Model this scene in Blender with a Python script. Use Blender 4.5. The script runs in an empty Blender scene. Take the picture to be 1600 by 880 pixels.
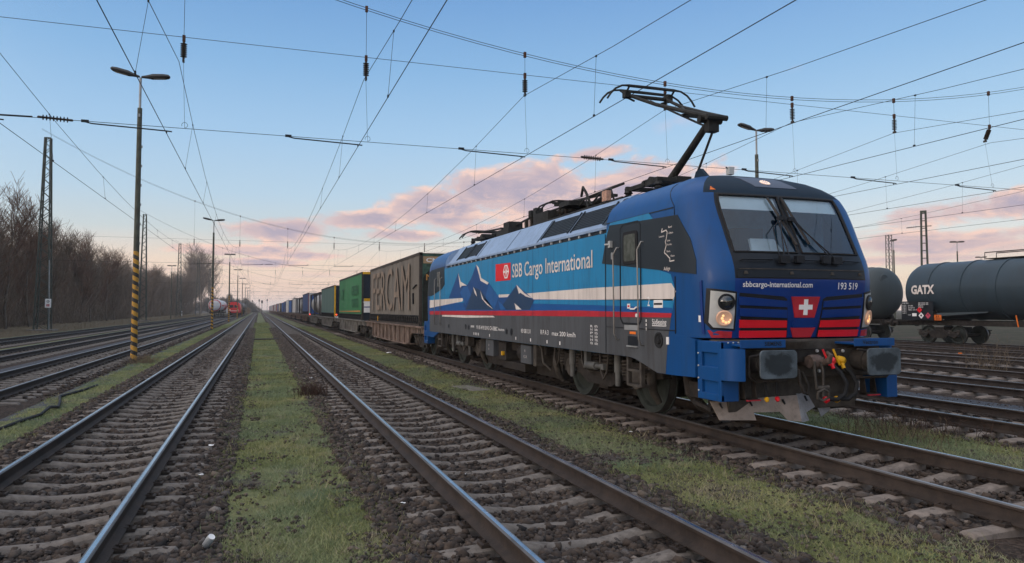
import bpy, bmesh, math, random
import numpy as np
from mathutils import Vector, Matrix
R = math.radians
scene = bpy.context.scene
COL = scene.collection
RT = 0.19            # height of the rail tops above the yard ground
random.seed(7)
rng = np.random.default_rng(11)

# ------------------------------------------------------------------ materials
def lin(c):
    return c / 12.92 if c <= 0.04045 else ((c + 0.055) / 1.055) ** 2.4
def S(r, g, b):
    return (lin(r / 255), lin(g / 255), lin(b / 255))

class Nodes:
    def __init__(self, nt):
        self.nt = nt
    def n(self, typ, ins=None, **props):
        nd = self.nt.nodes.new(typ)
        for k, v in props.items():
            setattr(nd, k, v)
        for k, v in (ins or {}).items():
            s = nd.inputs[k]
            if hasattr(v, 'is_output') or isinstance(v, bpy.types.NodeSocket):
                self.nt.links.new(v, s)
            else:
                s.default_value = v
        return nd
    def math(self, op, a, b=0.0, c=0.0, clamp=False):
        return self.n('ShaderNodeMath', {0: a, 1: b, 2: c}, operation=op, use_clamp=clamp).outputs[0]
    def mix(self, f, a, b, blend='MIX'):
        nd = self.n('ShaderNodeMix', None, data_type='RGBA', blend_type=blend)
        for k, v in ((0, f), (6, a), (7, b)):
            if isinstance(v, bpy.types.NodeSocket):
                self.nt.links.new(v, nd.inputs[k])
            else:
                nd.inputs[k].default_value = v if k == 0 else (*v[:3], 1)
        return nd.outputs[2]
    def noise(self, vec, scale, detail=4.0, rough=0.55, dist=0.0):
        return self.n('ShaderNodeTexNoise', {'Vector': vec, 'Scale': scale, 'Detail': detail, 'Roughness': rough, 'Distortion': dist}).outputs[0]
    def ramp(self, f, stops, interp='LINEAR'):
        nd = self.n('ShaderNodeValToRGB', {0: f})
        cr = nd.color_ramp
        cr.interpolation = interp
        while len(cr.elements) < len(stops):
            cr.elements.new(0.5)
        for e, (p, c) in zip(cr.elements, stops):
            e.position = p
            e.color = (*c, 1) if not isinstance(c, (int, float)) else (c, c, c, 1)
        return nd.outputs[0]
    def smooth(self, x, a, b):
        return self.n('ShaderNodeMapRange', {0: x, 1: a, 2: b, 3: 0.0, 4: 1.0}, interpolation_type='SMOOTHSTEP').outputs[0]

def new_mat(name):
    m = bpy.data.materials.new(name)
    m.use_nodes = True
    nt = m.node_tree
    return m, Nodes(nt), nt.nodes['Principled BSDF']

def mat(name, rgb, rough=0.6, metal=0.0, var=0.18, scale=3.0, bump=0.0, bscale=40.0, dirt=None, dirt_amt=0.0, coat=0.0, streak=False, emit=0.0, spec=0.22):
    m, N, P = new_mat(name)
    tc = N.n('ShaderNodeTexCoord').outputs['Object']
    if streak:
        tc2 = N.n('ShaderNodeMapping', {'Vector': tc, 'Scale': (1.0, 1.0, 0.15)}).outputs[0]
    else:
        tc2 = tc
    f = N.noise(tc2, scale, 6.0, 0.6)
    lo = tuple(c * (1 - var) for c in rgb)
    hi = tuple(min(1, c * (1 + var)) for c in rgb)
    f2 = N.smooth(f, 0.3, 0.7)
    c = N.mix(f2, lo, hi)
    if dirt:
        d = N.noise(tc2, scale * 2.3, 8.0, 0.7)
        c = N.mix(N.math('MULTIPLY', N.smooth(d, 0.45, 0.75), dirt_amt), c, dirt)
    N.nt.links.new(c, P.inputs['Base Color'])
    r2 = N.math('MULTIPLY_ADD', f, 0.25, rough - 0.12, clamp=True)
    N.nt.links.new(r2, P.inputs['Roughness'])
    P.inputs['Metallic'].default_value = metal
    P.inputs['Specular IOR Level'].default_value = spec
    P.inputs['Coat Weight'].default_value = coat
    P.inputs['Coat Roughness'].default_value = 0.12
    if emit:
        P.inputs['Emission Color'].default_value = (*rgb, 1)
        P.inputs['Emission Strength'].default_value = emit
    if bump:
        b = N.n('ShaderNodeBump', {'Strength': bump, 'Distance': 0.01, 'Height': N.noise(tc, bscale, 4.0)})
        N.nt.links.new(b.outputs[0], P.inputs['Normal'])
    return m

M = {}
M['blue'] = mat('blue paint', (0.004, 0.060, 0.205), 0.42, var=0.06, coat=0.10, streak=True, dirt=(0.016, 0.046, 0.12), dirt_amt=0.45)
M['deep_blue'] = mat('deep blue paint', (0.003, 0.030, 0.165), 0.42, var=0.06, coat=0.1, dirt=(0.012, 0.03, 0.10), dirt_amt=0.2)
M['sky_blue'] = mat('light blue paint', (0.018, 0.205, 0.41), 0.45, var=0.07, coat=0.15, streak=True, dirt=(0.03, 0.11, 0.20), dirt_amt=0.65)
M['sea_blue'] = mat('sea blue paint', (0.012, 0.085, 0.28), 0.42, var=0.06, coat=0.2)
M['mountain'] = mat('mountain blue paint', (0.014, 0.062, 0.20), 0.45, var=0.08)
M['mountain_dark'] = mat('dark mountain paint', (0.020, 0.048, 0.105), 0.45, var=0.08)
M['mountain_light'] = mat('lighter mountain paint', (0.020, 0.100, 0.29), 0.45, var=0.08)
M['cream'] = mat('cream paint', (0.65, 0.59, 0.545), 0.5, var=0.10, streak=True, dirt=(0.34, 0.29, 0.25), dirt_amt=0.55)
M['white'] = mat('white paint', (0.78, 0.76, 0.74), 0.5, var=0.06)
M['red'] = mat('red paint', (0.66, 0.012, 0.022), 0.4, var=0.06, coat=0.3)
M['red_dull'] = mat('dull red paint', (0.42, 0.022, 0.035), 0.5, var=0.12, dirt=(0.16, 0.03, 0.04), dirt_amt=0.4)
M['skirt'] = mat('grey skirt paint', (0.072, 0.077, 0.084), 0.6, var=0.14, streak=True, dirt=(0.035, 0.030, 0.027), dirt_amt=0.6)
M['roof_blue'] = mat('pale grey blue roof', (0.24, 0.33, 0.47), 0.45, var=0.1, streak=True, dirt=(0.12, 0.14, 0.18), dirt_amt=0.4)
M['black'] = mat('black paint', (0.012, 0.014, 0.018), 0.4, var=0.2)
M['anthracite'] = mat('anthracite paint', (0.020, 0.027, 0.034), 0.5, var=0.12)
M['hood'] = mat('dark hood paint', (0.016, 0.029, 0.046), 0.55, var=0.1, spec=0.06)
M['rubber'] = mat('black rubber', (0.016, 0.016, 0.017), 0.7, var=0.2)
M['grime'] = mat('grimy underframe', (0.026, 0.022, 0.019), 0.8, var=0.45, scale=6, bump=0.6, bscale=25, dirt=(0.055, 0.042, 0.034), dirt_amt=0.6)
M['grime_light'] = mat('dusty steel', (0.062, 0.054, 0.046), 0.75, var=0.35, scale=6, bump=0.4, bscale=30, dirt=(0.04, 0.03, 0.025), dirt_amt=0.6)
M['brake_dust'] = mat('brake dust iron', (0.045, 0.040, 0.034), 0.8, var=0.4, scale=8, bump=0.4)
M['wheel'] = mat('wheel steel', (0.032, 0.038, 0.034), 0.6, var=0.3, scale=5)
M['tread'] = mat('polished wheel rim', (0.16, 0.15, 0.14), 0.4, metal=0.6, var=0.2)
M['buffer'] = mat('greasy buffer steel', (0.085, 0.105, 0.12), 0.5, metal=0.2, var=0.4, scale=3.5)
def grease(m):
    nt = m.node_tree; N = Nodes(nt); P = nt.nodes['Principled BSDF']
    old = P.inputs['Base Color'].links[0].from_socket
    pos = N.n('ShaderNodeTexCoord').outputs['Object']
    q = N.n('ShaderNodeSeparateXYZ', {0: pos}).outputs
    x = N.math('DIVIDE', N.math('SUBTRACT', N.math('ABSOLUTE', q[0]), 0.875), 0.24); z = N.math('DIVIDE', N.math('SUBTRACT', q[2], 1.06), 0.15)
    r = N.math('ADD', N.math('MULTIPLY', x, x), N.math('MULTIPLY', z, z))
    r = N.math('ADD', r, N.math('MULTIPLY', N.math('SUBTRACT', N.noise(pos, 7, 6, .6, .6), .5), 2.2))
    f = N.math('SUBTRACT', 1.0, N.smooth(r, .55, 1.1))
    c = N.mix(N.math('MULTIPLY', f, .9), old, (0.020, 0.026, 0.030))
    nt.links.new(c, P.inputs['Base Color'])
grease(M['buffer'])
M['plough'] = mat('scuffed plough steel', (0.30, 0.25, 0.215), 0.6, var=0.15, scale=5, dirt=(0.14, 0.11, 0.09), dirt_amt=0.6)
M['steel'] = mat('stainless handrail', (0.26, 0.25, 0.235), 0.4, metal=0.7, var=0.15)
M['galv'] = mat('galvanised steel', (0.30, 0.31, 0.31), 0.5, metal=0.4, var=0.15)
M['rust'] = mat('rusty steel', (0.085, 0.042, 0.027), 0.85, var=0.4, scale=9, bump=0.4, dirt=(0.035, 0.022, 0.018), dirt_amt=0.7)
M['yellow'] = mat('yellow paint', (0.62, 0.33, 0.012), 0.5, var=0.15)
M['orange'] = mat('orange paint', (0.75, 0.17, 0.02), 0.5, var=0.1)
M['mast'] = mat('green grey mast paint', (0.060, 0.070, 0.058), 0.7, var=0.3, scale=2, dirt=(0.05, 0.035, 0.025), dirt_amt=0.4)
M['wire'] = mat('dark wire', (0.018, 0.022, 0.026), 0.6, var=0.1)
M['insulator'] = mat('brown glazed insulator', (0.040, 0.032, 0.024), 0.3, var=0.2)
M['concrete'] = mat('weathered concrete', (0.20, 0.18, 0.16), 0.9, var=0.2, scale=5, bump=0.5, dirt=(0.09, 0.08, 0.07), dirt_amt=0.6)
M['lamp_glass'] = mat('lamp lens', (0.5, 0.48, 0.46), 0.3)
M['lit'] = mat('lit lamp', (1.0, 0.62, 0.28), 0.3, var=0.02, emit=0.8)
M['lit_top'] = mat('lit top lamp', (1.0, 0.78, 0.62), 0.3, var=0.02, emit=0.5)
M['red_glow'] = mat('glowing red reflector', (1.0, 0.08, 0.03), 0.3, var=0.02, emit=2.5)  # for red reflectors, not lamps; their shine is put in as emission
M['silver'] = mat('silver housing', (0.42, 0.43, 0.42), 0.4, metal=0.2, var=0.1)
M['interior'] = mat('cab interior', (0.07, 0.26, 0.43), 0.7)
M['blind'] = mat('sun blind', (0.80, 0.78, 0.76), 0.8, var=0.05)
M['desk'] = mat('driver desk', (0.74, 0.78, 0.82), 0.6)

def glass_mat(name, tint, refl):
    m, N, P = new_mat(name)
    out = N.nt.nodes['Material Output']
    tr = N.n('ShaderNodeBsdfTransparent', {'Color': (*tint, 1)})
    gl = N.n('ShaderNodeBsdfGlossy', {'Color': (0.9, 0.95, 1, 1), 'Roughness': 0.03})
    fr = N.n('ShaderNodeFresnel', {'IOR': 1.5}).outputs[0]
    f = N.math('ADD', N.math('MULTIPLY', fr, 1.0), refl, clamp=True)
    mx = N.n('ShaderNodeMixShader', {0: f, 1: tr.outputs[0], 2: gl.outputs[0]})
    N.nt.links.new(mx.outputs[0], out.inputs[0])
    return m
M['glass'] = glass_mat('windscreen glass', (0.78, 0.90, 0.95), 0.035)
M['side_glass'] = glass_mat('side window glass', (0.30, 0.34, 0.32), 0.06)
M['clear'] = glass_mat('clear lens', (0.92, 0.92, 0.9), 0.05)

# ------------------------------------------------------------------ mesh builder
class MB:
    def __init__(self):
        self.v = []; self.f = []; self.m = []
    def add(self, vs, fs, m=0):
        o = len(self.v)
        self.v.extend([tuple(map(float, p)) for p in vs])
        for q in fs:
            self.f.append(tuple(i + o for i in q)); self.m.append(m)
        return self
    def box(self, x0, y0, z0, x1, y1, z1, m=0):
        return self.add([(x0, y0, z0), (x1, y0, z0), (x1, y1, z0), (x0, y1, z0), (x0, y0, z1), (x1, y0, z1), (x1, y1, z1), (x0, y1, z1)],
                        [(0, 3, 2, 1), (4, 5, 6, 7), (0, 1, 5, 4), (1, 2, 6, 5), (2, 3, 7, 6), (3, 0, 4, 7)], m)
    def cbox(self, cx, cy, cz, sx, sy, sz, m=0):
        return self.box(cx - sx / 2, cy - sy / 2, cz - sz / 2, cx + sx / 2, cy + sy / 2, cz + sz / 2, m)
    def frame(self, p, q, hint=(0, 0, 1)):
        d = Vector(q) - Vector(p)
        d.normalize()
        h = Vector(hint)
        if abs(d.dot(h)) > 0.98:
            h = Vector((1, 0, 0))
        a = d.cross(h).normalized()
        return d, a, a.cross(d).normalized()
    def bar(self, p, q, w, h, m=0, hint=(0, 0, 1)):
        d, a, b = self.frame(p, q, hint)
        vs = []
        for c in (Vector(p), Vector(q)):
            for sx, sy in ((-1, -1), (1, -1), (1, 1), (-1, 1)):
                vs.append(c + a * (sx * w / 2) + b * (sy * h / 2))
        return self.add(vs, [(0, 1, 2, 3), (7, 6, 5, 4), (0, 4, 5, 1), (1, 5, 6, 2), (2, 6, 7, 3), (3, 7, 4, 0)], m)
    def tube(self, pts, r, n=8, m=0, caps=True):
        pts = [Vector(p) for p in pts]
        rr = r if isinstance(r, (list, tuple)) else [r] * len(pts)
        vs = []; fs = []
        prev = None
        for i, p in enumerate(pts):
            t = (pts[min(i + 1, len(pts) - 1)] - pts[max(i - 1, 0)]).normalized()
            if prev is None:
                h = Vector((0, 0, 1)) if abs(t.z) < 0.95 else Vector((1, 0, 0))
                a = t.cross(h).normalized()
            else:
                a = (prev - t * prev.dot(t)).normalized()
            prev = a
            b = t.cross(a)
            for k in range(n):
                w = 2 * math.pi * k / n
                vs.append(p + (a * math.cos(w) + b * math.sin(w)) * rr[i])
        for i in range(len(pts) - 1):
            for k in range(n):
                fs.append((i * n + k, (i + 1) * n + k, (i + 1) * n + (k + 1) % n, i * n + (k + 1) % n))
        if caps:
            fs.append(tuple(range(n)))
            fs.append(tuple(reversed(range((len(pts) - 1) * n, len(pts) * n))))
        return self.add(vs, fs, m)
    def lathe(self, prof, o, axis, n=24, m=0, caps=True):
        d = Vector(axis).normalized()
        h = Vector((0, 0, 1)) if abs(d.z) < 0.9 else Vector((1, 0, 0))
        a = d.cross(h).normalized(); b = d.cross(a)
        o = Vector(o); vs = []; fs = []
        for r, t in prof:
            for k in range(n):
                w = 2 * math.pi * k / n
                vs.append(o + d * t + (a * math.cos(w) + b * math.sin(w)) * r)
        for i in range(len(prof) - 1):
            for k in range(n):
                fs.append((i * n + k, i * n + (k + 1) % n, (i + 1) * n + (k + 1) % n, (i + 1) * n + k))
        if caps:
            fs.append(tuple(reversed(range(n))))
            fs.append(tuple(range((len(prof) - 1) * n, len(prof) * n)))
        return self.add(vs, fs, m)
    def prism(self, poly, A, B, m=0, mside=None):
        """poly of 2D points; A and B turn (u, v) into the two end faces"""
        n = len(poly)
        vs = [A(*p) for p in poly] + [B(*p) for p in poly]
        self.add(vs, [tuple(range(n)), tuple(reversed(range(n, 2 * n)))], m)
        self.add(vs, [(i, i + n, (i + 1) % n + n, (i + 1) % n) for i in range(n)], m if mside is None else mside)
        return self
    def px(self, poly, x0, x1, m=0):
        return self.prism(poly, lambda y, z: (x0, y, z), lambda y, z: (x1, y, z), m)
    def py(self, poly, y0, y1, m=0):
        return self.prism(poly, lambda x, z: (x, y0, z), lambda x, z: (x, y1, z), m)
    def pz(self, poly, z0, z1, m=0):
        return self.prism(poly, lambda x, y: (x, y, z0), lambda x, y: (x, y, z1), m)
    def grid(self, rows, m=0, mf=None):
        nr = len(rows); nc = len(rows[0])
        o = len(self.v)
        for r in rows:
            self.v.extend([tuple(map(float, p)) for p in r])
        for i in range(nr - 1):
            for j in range(nc - 1):
                mm = m if mf is None else mf(i, j)
                if mm is None:
                    continue
                self.f.append((o + i * nc + j, o + i * nc + j + 1, o + (i + 1) * nc + j + 1, o + (i + 1) * nc + j)); self.m.append(mm)
        return self
    def build(self, name, mats, parent=None, loc=(0, 0, 0), rot=(0, 0, 0), smooth=None, bevel=0.0, fix=True):
        me = bpy.data.meshes.new(name)
        me.from_pydata(self.v, [], self.f)
        if not isinstance(mats, (list, tuple)):
            mats = [mats]
        for k in mats:
            me.materials.append(M[k] if isinstance(k, str) else k)
        if len(mats) > 1:
            me.polygons.foreach_set('material_index', self.m)
        if fix:
            bm = bmesh.new(); bm.from_mesh(me)
            bmesh.ops.remove_doubles(bm, verts=bm.verts, dist=1e-5)
            bmesh.ops.recalc_face_normals(bm, faces=bm.faces)
            bm.to_mesh(me); bm.free()
        if smooth:
            me.polygons.foreach_set('use_smooth', [True] * len(me.polygons))
            me.set_sharp_from_angle(angle=R(smooth))
        o = link(name, me, parent, loc, rot)
        if bevel:
            b = o.modifiers.new('bevel', 'BEVEL'); b.width = bevel; b.segments = 2; b.limit_method = 'ANGLE'; b.angle_limit = R(40)
        return o

def link(name, me, parent=None, loc=(0, 0, 0), rot=(0, 0, 0)):
    o = bpy.data.objects.new(name, me)
    COL.objects.link(o)
    o.location = loc; o.rotation_euler = rot
    if parent:
        o.parent = parent
    return o
def tag(o, label=None, cat=None, group=None, kind=None):
    if label: o['label'] = label
    if cat: o['category'] = cat
    if group: o['group'] = group
    if kind: o['kind'] = kind
    return o
def thing(name, label, cat, loc=(0, 0, 0), rz=0.0, group=None):
    o = link(name, None, None, loc, (0, 0, rz))
    o.empty_display_size = 0.3
    return tag(o, label, cat, group)
def children(o):
    return [c for c in bpy.data.objects if c.parent == o]
def copy_tree(o, parent=None, kids=None):
    c = o.copy(); COL.objects.link(c)
    if parent: c.parent = parent
    for ch in children(o):
        copy_tree(ch, c)
    return c

# ------------------------------------------------------------------ lettering
_tc = {}
def text_mesh(body, bold=0.0):
    key = (body, bold)
    if key in _tc:
        return _tc[key]
    cu = bpy.data.curves.new('txt', 'FONT')
    cu.body = body; cu.size = 1.0; cu.offset = bold; cu.resolution_u = 3
    ob = bpy.data.objects.new('txt', cu); COL.objects.link(ob)
    bpy.context.view_layer.update()
    dg = bpy.context.evaluated_depsgraph_get()
    me = bpy.data.meshes.new_from_object(ob.evaluated_get(dg))
    vs = [(v.co.x, v.co.y) for v in me.vertices]
    fs = [tuple(p.vertices) for p in me.polygons]
    bpy.data.objects.remove(ob); bpy.data.curves.remove(cu); bpy.data.meshes.remove(me)
    x0 = min(v[0] for v in vs); x1 = max(v[0] for v in vs)
    y0 = min(v[1] for v in vs); y1 = max(v[1] for v in vs)
    _tc[key] = (vs, fs, x0, x1, y0, y1)
    return _tc[key]
CAP = 0.729 - 0.0
def lettering(mb, body, x, y, w, h, fn, m=0, bold=0.0, cap=0.70):
    """text with left end x, baseline y, width w, capital height h through fn(u, v)"""
    vs, fs, x0, x1, y0, y1 = text_mesh(body, bold)
    sx = w / (x1 - x0); sy = h / cap
    mb.add([fn(x + (a - x0) * sx, y + b * sy) for a, b in vs], fs, m)
    return mb
# ------------------------------------------------------------------ camera
F_PX, W_PX = 1150.0, 1600.0
YAW = math.atan(395 / 1150.0); PITCH = R(2.8)
cam = bpy.data.cameras.new('camera')
cam.sensor_width = 36.0; cam.lens = 36.0 * F_PX / W_PX
cam.shift_y = -(F_PX * math.tan(PITCH) - 44.0) / W_PX
cam.clip_start = 0.05; cam.clip_end = 6000
camo = link('camera', cam, None, (0, 0, RT + 1.772), (R(90) + PITCH, 0, -YAW))
scene.camera = camo

# ------------------------------------------------------------------ sky
SUN_AZ, SUN_EL = R(258), R(4.0)          # compass direction of the rising sun, behind the camera to the left
sun_dir = Vector((math.sin(SUN_AZ) * math.cos(SUN_EL), math.cos(SUN_AZ) * math.cos(SUN_EL), math.sin(SUN_EL)))
world = bpy.data.worlds.new('World'); scene.world = world; world.use_nodes = True
WN = Nodes(world.node_tree)
bg = world.node_tree.nodes['Background']
geo = WN.n('ShaderNodeTexCoord').outputs['Generated']
d = WN.n('ShaderNodeVectorMath', {0: geo}, operation='NORMALIZE').outputs[0]
xyz = WN.n('ShaderNodeSeparateXYZ', {0: d})
dx, dy, dz = xyz.outputs
el = WN.math('MULTIPLY', WN.math('ARCSINE', dz), 180 / math.pi)
az = WN.math('MULTIPLY', WN.math('ARCTAN2', dx, dy), 180 / math.pi)       # 0 = along the tracks, + to the right
def erm(stops):
    return WN.ramp(WN.math('DIVIDE', el, 60.0, clamp=True), [(e / 60.0, c) for e, c in stops])
left = erm([(0.0, S(250, 214, 198)), (1.8, S(252, 220, 198)), (3.6, S(246, 224, 204)), (5.8, S(208, 219, 222)), (8.5, S(188, 215, 235)), (13, S(166, 204, 238)), (18, S(140, 186, 230)), (23, S(118, 166, 219)), (38, (0.50, 0.66, 0.95)), (60, (1.05, 1.08, 1.16))])
right = erm([(0.0, S(250, 222, 200)), (1.8, S(252, 226, 196)), (3.6, S(246, 234, 216)), (5.8, S(224, 231, 232)), (8.5, S(202, 225, 241)), (13, S(176, 212, 242)), (18, S(148, 192, 234)), (23, S(126, 172, 224)), (38, (0.52, 0.68, 0.95)), (60, (1.05, 1.08, 1.16))])
base = WN.mix(WN.smooth(az, -5.0, 55.0), left, right)
# the bright side of the dawn, behind the camera
sd = WN.n('ShaderNodeVectorMath', {0: d, 1: tuple(sun_dir)}, operation='DOT_PRODUCT').outputs['Value']
glow = WN.math('POWER', WN.math('MAXIMUM', sd, 0.0), 2.0)
base = WN.mix(WN.math('MULTIPLY', glow, 1.0), base, (1.9, 1.5, 1.15), 'ADD')
sky = WN.n('ShaderNodeTexSky', None, sky_type='NISHITA', sun_disc=False, sun_elevation=SUN_EL, sun_rotation=SUN_AZ, altitude=60, air_density=1.2, dust_density=1.0, ozone_density=2.0).outputs[0]
base10 = WN.mix(1.0, base, (10.0, 10.0, 10.0), 'MULTIPLY')
col = WN.mix(0.03, base10, sky)
# clouds: a flat deck seen from below, banked low over the yard
elc = WN.math('MAXIMUM', el, 0.25)
def cloud_layer(col, sx, sy, off, thr, soft, maskf, light, dark, dens, dist=0.3):
    px = WN.math('MULTIPLY_ADD', az, sx, off)
    py = WN.math('MULTIPLY', WN.math('POWER', elc, 0.8), sy)
    v = WN.n('ShaderNodeCombineXYZ', {0: px, 1: py, 2: off}).outputs[0]
    v2 = WN.n('ShaderNodeCombineXYZ', {0: px, 1: WN.math('ADD', py, 0.22), 2: off}).outputs[0]
    n1 = WN.noise(v, 1.0, 9.0, 0.56, dist); n2 = WN.noise(v2, 1.0, 9.0, 0.56, dist)
    gate = WN.math('MULTIPLY_ADD', WN.smooth(maskf, 0.02, 0.16), 0.14, -0.14)
    a = WN.math('ADD', WN.math('ADD', n1, maskf), gate)
    al = WN.math('MULTIPLY', WN.smooth(a, thr, thr + soft), dens)
    lit = WN.smooth(WN.math('SUBTRACT', n1, n2), -0.03, 0.12)
    edge = WN.math('SUBTRACT', 1.0, WN.smooth(a, thr + soft * 0.5, thr + soft * 1.9))
    lit = WN.math('MULTIPLY_ADD', edge, 0.55, WN.math('MULTIPLY', lit, 0.62), clamp=True)
    c = WN.mix(lit, tuple(10 * k for k in dark), tuple(10 * k for k in light))
    return WN.mix(al, col, c)
def blob(a0, e0, wa, we, k, tilt=0.0):
    u = WN.math('DIVIDE', WN.math('SUBTRACT', az, a0), wa)
    ee = WN.math('MULTIPLY_ADD', WN.math('SUBTRACT', az, a0), -tilt, WN.math('SUBTRACT', el, e0))
    w = WN.math('DIVIDE', ee, we)
    r2 = WN.math('ADD', WN.math('MULTIPLY', u, u), WN.math('MULTIPLY', w, w))
    return WN.math('MULTIPLY', WN.math('EXPONENT', WN.math('MULTIPLY', r2, -1.0)), k)
def mx(*a):
    r = a[0]
    for b in a[1:]:
        r = WN.math('MAXIMUM', r, b)
    return r
PINK, MAUVE = S(252, 214, 198), S(180, 168, 186)
m1 = mx(blob(13.5, 7.8, 4.8, 1.6, 0.50), blob(20, 8.9, 6.8, 2.3, 0.52, 0.05), blob(28, 9.6, 7, 1.7, 0.48, 0.10), blob(25, 11.9, 3.6, 0.7, 0.34, 0.14), blob(17, 6.2, 4, 0.7, 0.36),
        blob(1.6, 5.8, 5.2, 0.95, 0.50, 0.03), blob(7.2, 6.8, 3.8, 0.85, 0.48, 0.08), blob(-1.0, 4.4, 4.6, 0.5, 0.42), blob(-0.6, 3.5, 3.6, 0.36, 0.40), blob(3.6, 4.05, 3.0, 0.34, 0.40), blob(10.5, 5.7, 4.0, 0.6, 0.42),
        blob(52, 6.6, 6.0, 1.0, 0.42, 0.08), blob(58, 7.4, 5.0, 1.2, 0.42, 0.06), blob(50, 4.5, 8, 0.9, 0.38), blob(47, 3.4, 6, 0.5, 0.3), blob(-60, 8, 30, 3, 0.2), blob(120, 7, 40, 3, 0.3), blob(200, 6, 50, 2.5, 0.3))
col = cloud_layer(col, 0.22, 0.85, 3.1, 0.595, 0.20, m1, PINK, MAUVE, 0.94)
m2 = mx(blob(4, 3.2, 26, 1.9, 0.18), blob(50, 3.6, 14, 2.6, 0.24), blob(14, 7.5, 12, 2.5, 0.14))
col = cloud_layer(col, 0.12, 2.1, 9.4, 0.63, 0.24, m2, S(240, 206, 194), S(186, 170, 184), 0.6)
m3 = mx(blob(31.9, 14.2, 3.5, 1.0, 0.26, 0.2), blob(40, 17, 2.0, 0.5, 0.2, 0.3))
col = cloud_layer(col, 0.4, 0.9, 5.5, 0.70, 0.35, m3, S(216, 208, 226), S(200, 200, 224), 0.45)
world.node_tree.links.new(col, bg.inputs['Color'])
bg.inputs['Strength'].default_value = 0.10
world.cycles.sampling_method = 'MANUAL'; world.cycles.sample_map_resolution = 1024

sl = bpy.data.lights.new('sun', 'SUN'); sl.energy = 0.6; sl.angle = R(18); sl.color = (1.0, 0.80, 0.64)
so = link('sun', sl, None, (0, 0, 60))
so.rotation_euler = sun_dir.to_track_quat('Z', 'Y').to_euler()
vs_ = scene.view_settings
vs_.view_transform = 'Standard'; vs_.look = 'None'; vs_.exposure = 0.0; vs_.gamma = 1.0; vs_.use_curve_mapping = False
scene.cycles.volume_bounces = 2; scene.cycles.max_bounces = 8; scene.cycles.transparent_max_bounces = 16

# ------------------------------------------------------------------ ground
TRACKS = [  # x, name text, polish of the rail head, first sleeper, label
    (-14.1, 0.0, 46), (-9.9, 0.05, 31), (-6.1, 0.55, 18), (-1.9, 1.0, 3.2), (2.66, 1.0, 2.8), (7.27, 0.85, 3.4),
    (11.95, 0.85, 7), (16.8, 0.75, 10.5), (21.2, 0.3, 13.5), (25.8, 0.4, 16.5), (30.4, 0.2, 19.5), (35.0, 0.35, 17.0)]
m, N, P = new_mat('yard ground')
pos = N.n('ShaderNodeTexCoord').outputs['Object']
sx = N.n('ShaderNodeSeparateXYZ', {0: pos})
px_, py_ = sx.outputs[0], sx.outputs[1]
big = N.noise(pos, 0.35, 5, 0.6); mid_ = N.noise(pos, 2.2, 6, 0.6); fine = N.noise(pos, 28.0, 4, 0.65)
xw = N.math('ADD', px_, N.math('MULTIPLY', N.math('SUBTRACT', mid_, 0.5), 0.9))
def band(a, b, s=0.18):
    return N.math('MULTIPLY', N.smooth(xw, a - s, a + s), N.math('SUBTRACT', 1.0, N.smooth(xw, b - s, b + s)))
dirt = N.mix(N.smooth(mid_, 0.3, 0.7), (0.050, 0.041, 0.036), (0.085, 0.070, 0.060))
dirt = N.mix(N.smooth(fine, 0.42, 0.7), dirt, (0.12, 0.105, 0.095))
c = dirt
cinder = N.mix(N.smooth(fine, 0.35, 0.7), (0.046, 0.048, 0.056), (0.115, 0.118, 0.130))
for a, b in ((-8.4, -3.9), (-12.4, -11.2), (13.4, 15.3), (18.3, 19.6)):
    c = N.mix(band(a, b), c, cinder)
grassc = N.mix(N.smooth(mid_, 0.3, 0.72), (0.120, 0.134, 0.062), (0.190, 0.188, 0.090))
grassc = N.mix(N.smooth(big, 0.45, 0.65), grassc, (0.100, 0.128, 0.070))
grassc = N.mix(N.smooth(N.noise(pos, 0.9, 6, 0.7), 0.60, 0.74), grassc, (0.085, 0.075, 0.055))
GR = ((-0.42, 1.20), (4.10, 5.82), (8.85, 10.5), (-4.35, -3.40), (-12.9, -11.7), (-17.2, -15.6))
for i, (a, b) in enumerate(GR):
    g = band(a, b, 0.16)
    if i < 4:
        g = N.math('MULTIPLY', g, N.smooth(N.noise(pos, 0.9, 7, 0.72), *((0.40, 0.47) if i in (0, 3) else (0.43, 0.50))))
    c = N.mix(g, c, grassc)
dry = N.mix(N.smooth(mid_, 0.35, 0.65), (0.15, 0.115, 0.075), (0.085, 0.075, 0.050))
c = N.mix(N.math('SUBTRACT', 1.0, N.smooth(xw, -18.0, -16.4)), c, dry)
brown = N.mix(N.smooth(mid_, 0.35, 0.65), (0.070, 0.046, 0.036), (0.10, 0.072, 0.058))
c = N.mix(N.smooth(xw, 19.0, 21.0), c, brown)
scrub = N.mix(N.smooth(mid_, 0.35, 0.65), (0.034, 0.038, 0.022), (0.060, 0.056, 0.036))
c = N.mix(N.math('MULTIPLY', N.smooth(xw, 36.8, 38.0), N.smooth(big, 0.35, 0.55)), c, scrub)
N.nt.links.new(c, P.inputs['Base Color'])
P.inputs['Roughness'].default_value = 0.95; P.inputs['Specular IOR Level'].default_value = 0.1
h = N.math('ADD', N.math('MULTIPLY', fine, 0.6), N.math('MULTIPLY', N.noise(pos, 9.0, 5), 1.0))
bmp = N.n('ShaderNodeBump', {'Strength': 0.9, 'Distance': 0.05, 'Height': h})
N.nt.links.new(bmp.outputs[0], P.inputs['Normal'])
M['ground'] = m
g = MB()
xs = [-1500, -300, -120, -60, -40, -28] + [x for x in np.arange(-24, 44.1, 2.0)] + [60, 120, 300, 1500]
ys = [-200, -60] + list(np.arange(-10, 60.1, 5.0)) + [80, 120, 200, 320, 500, 900, 3500]
gx = set(xs)
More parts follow.
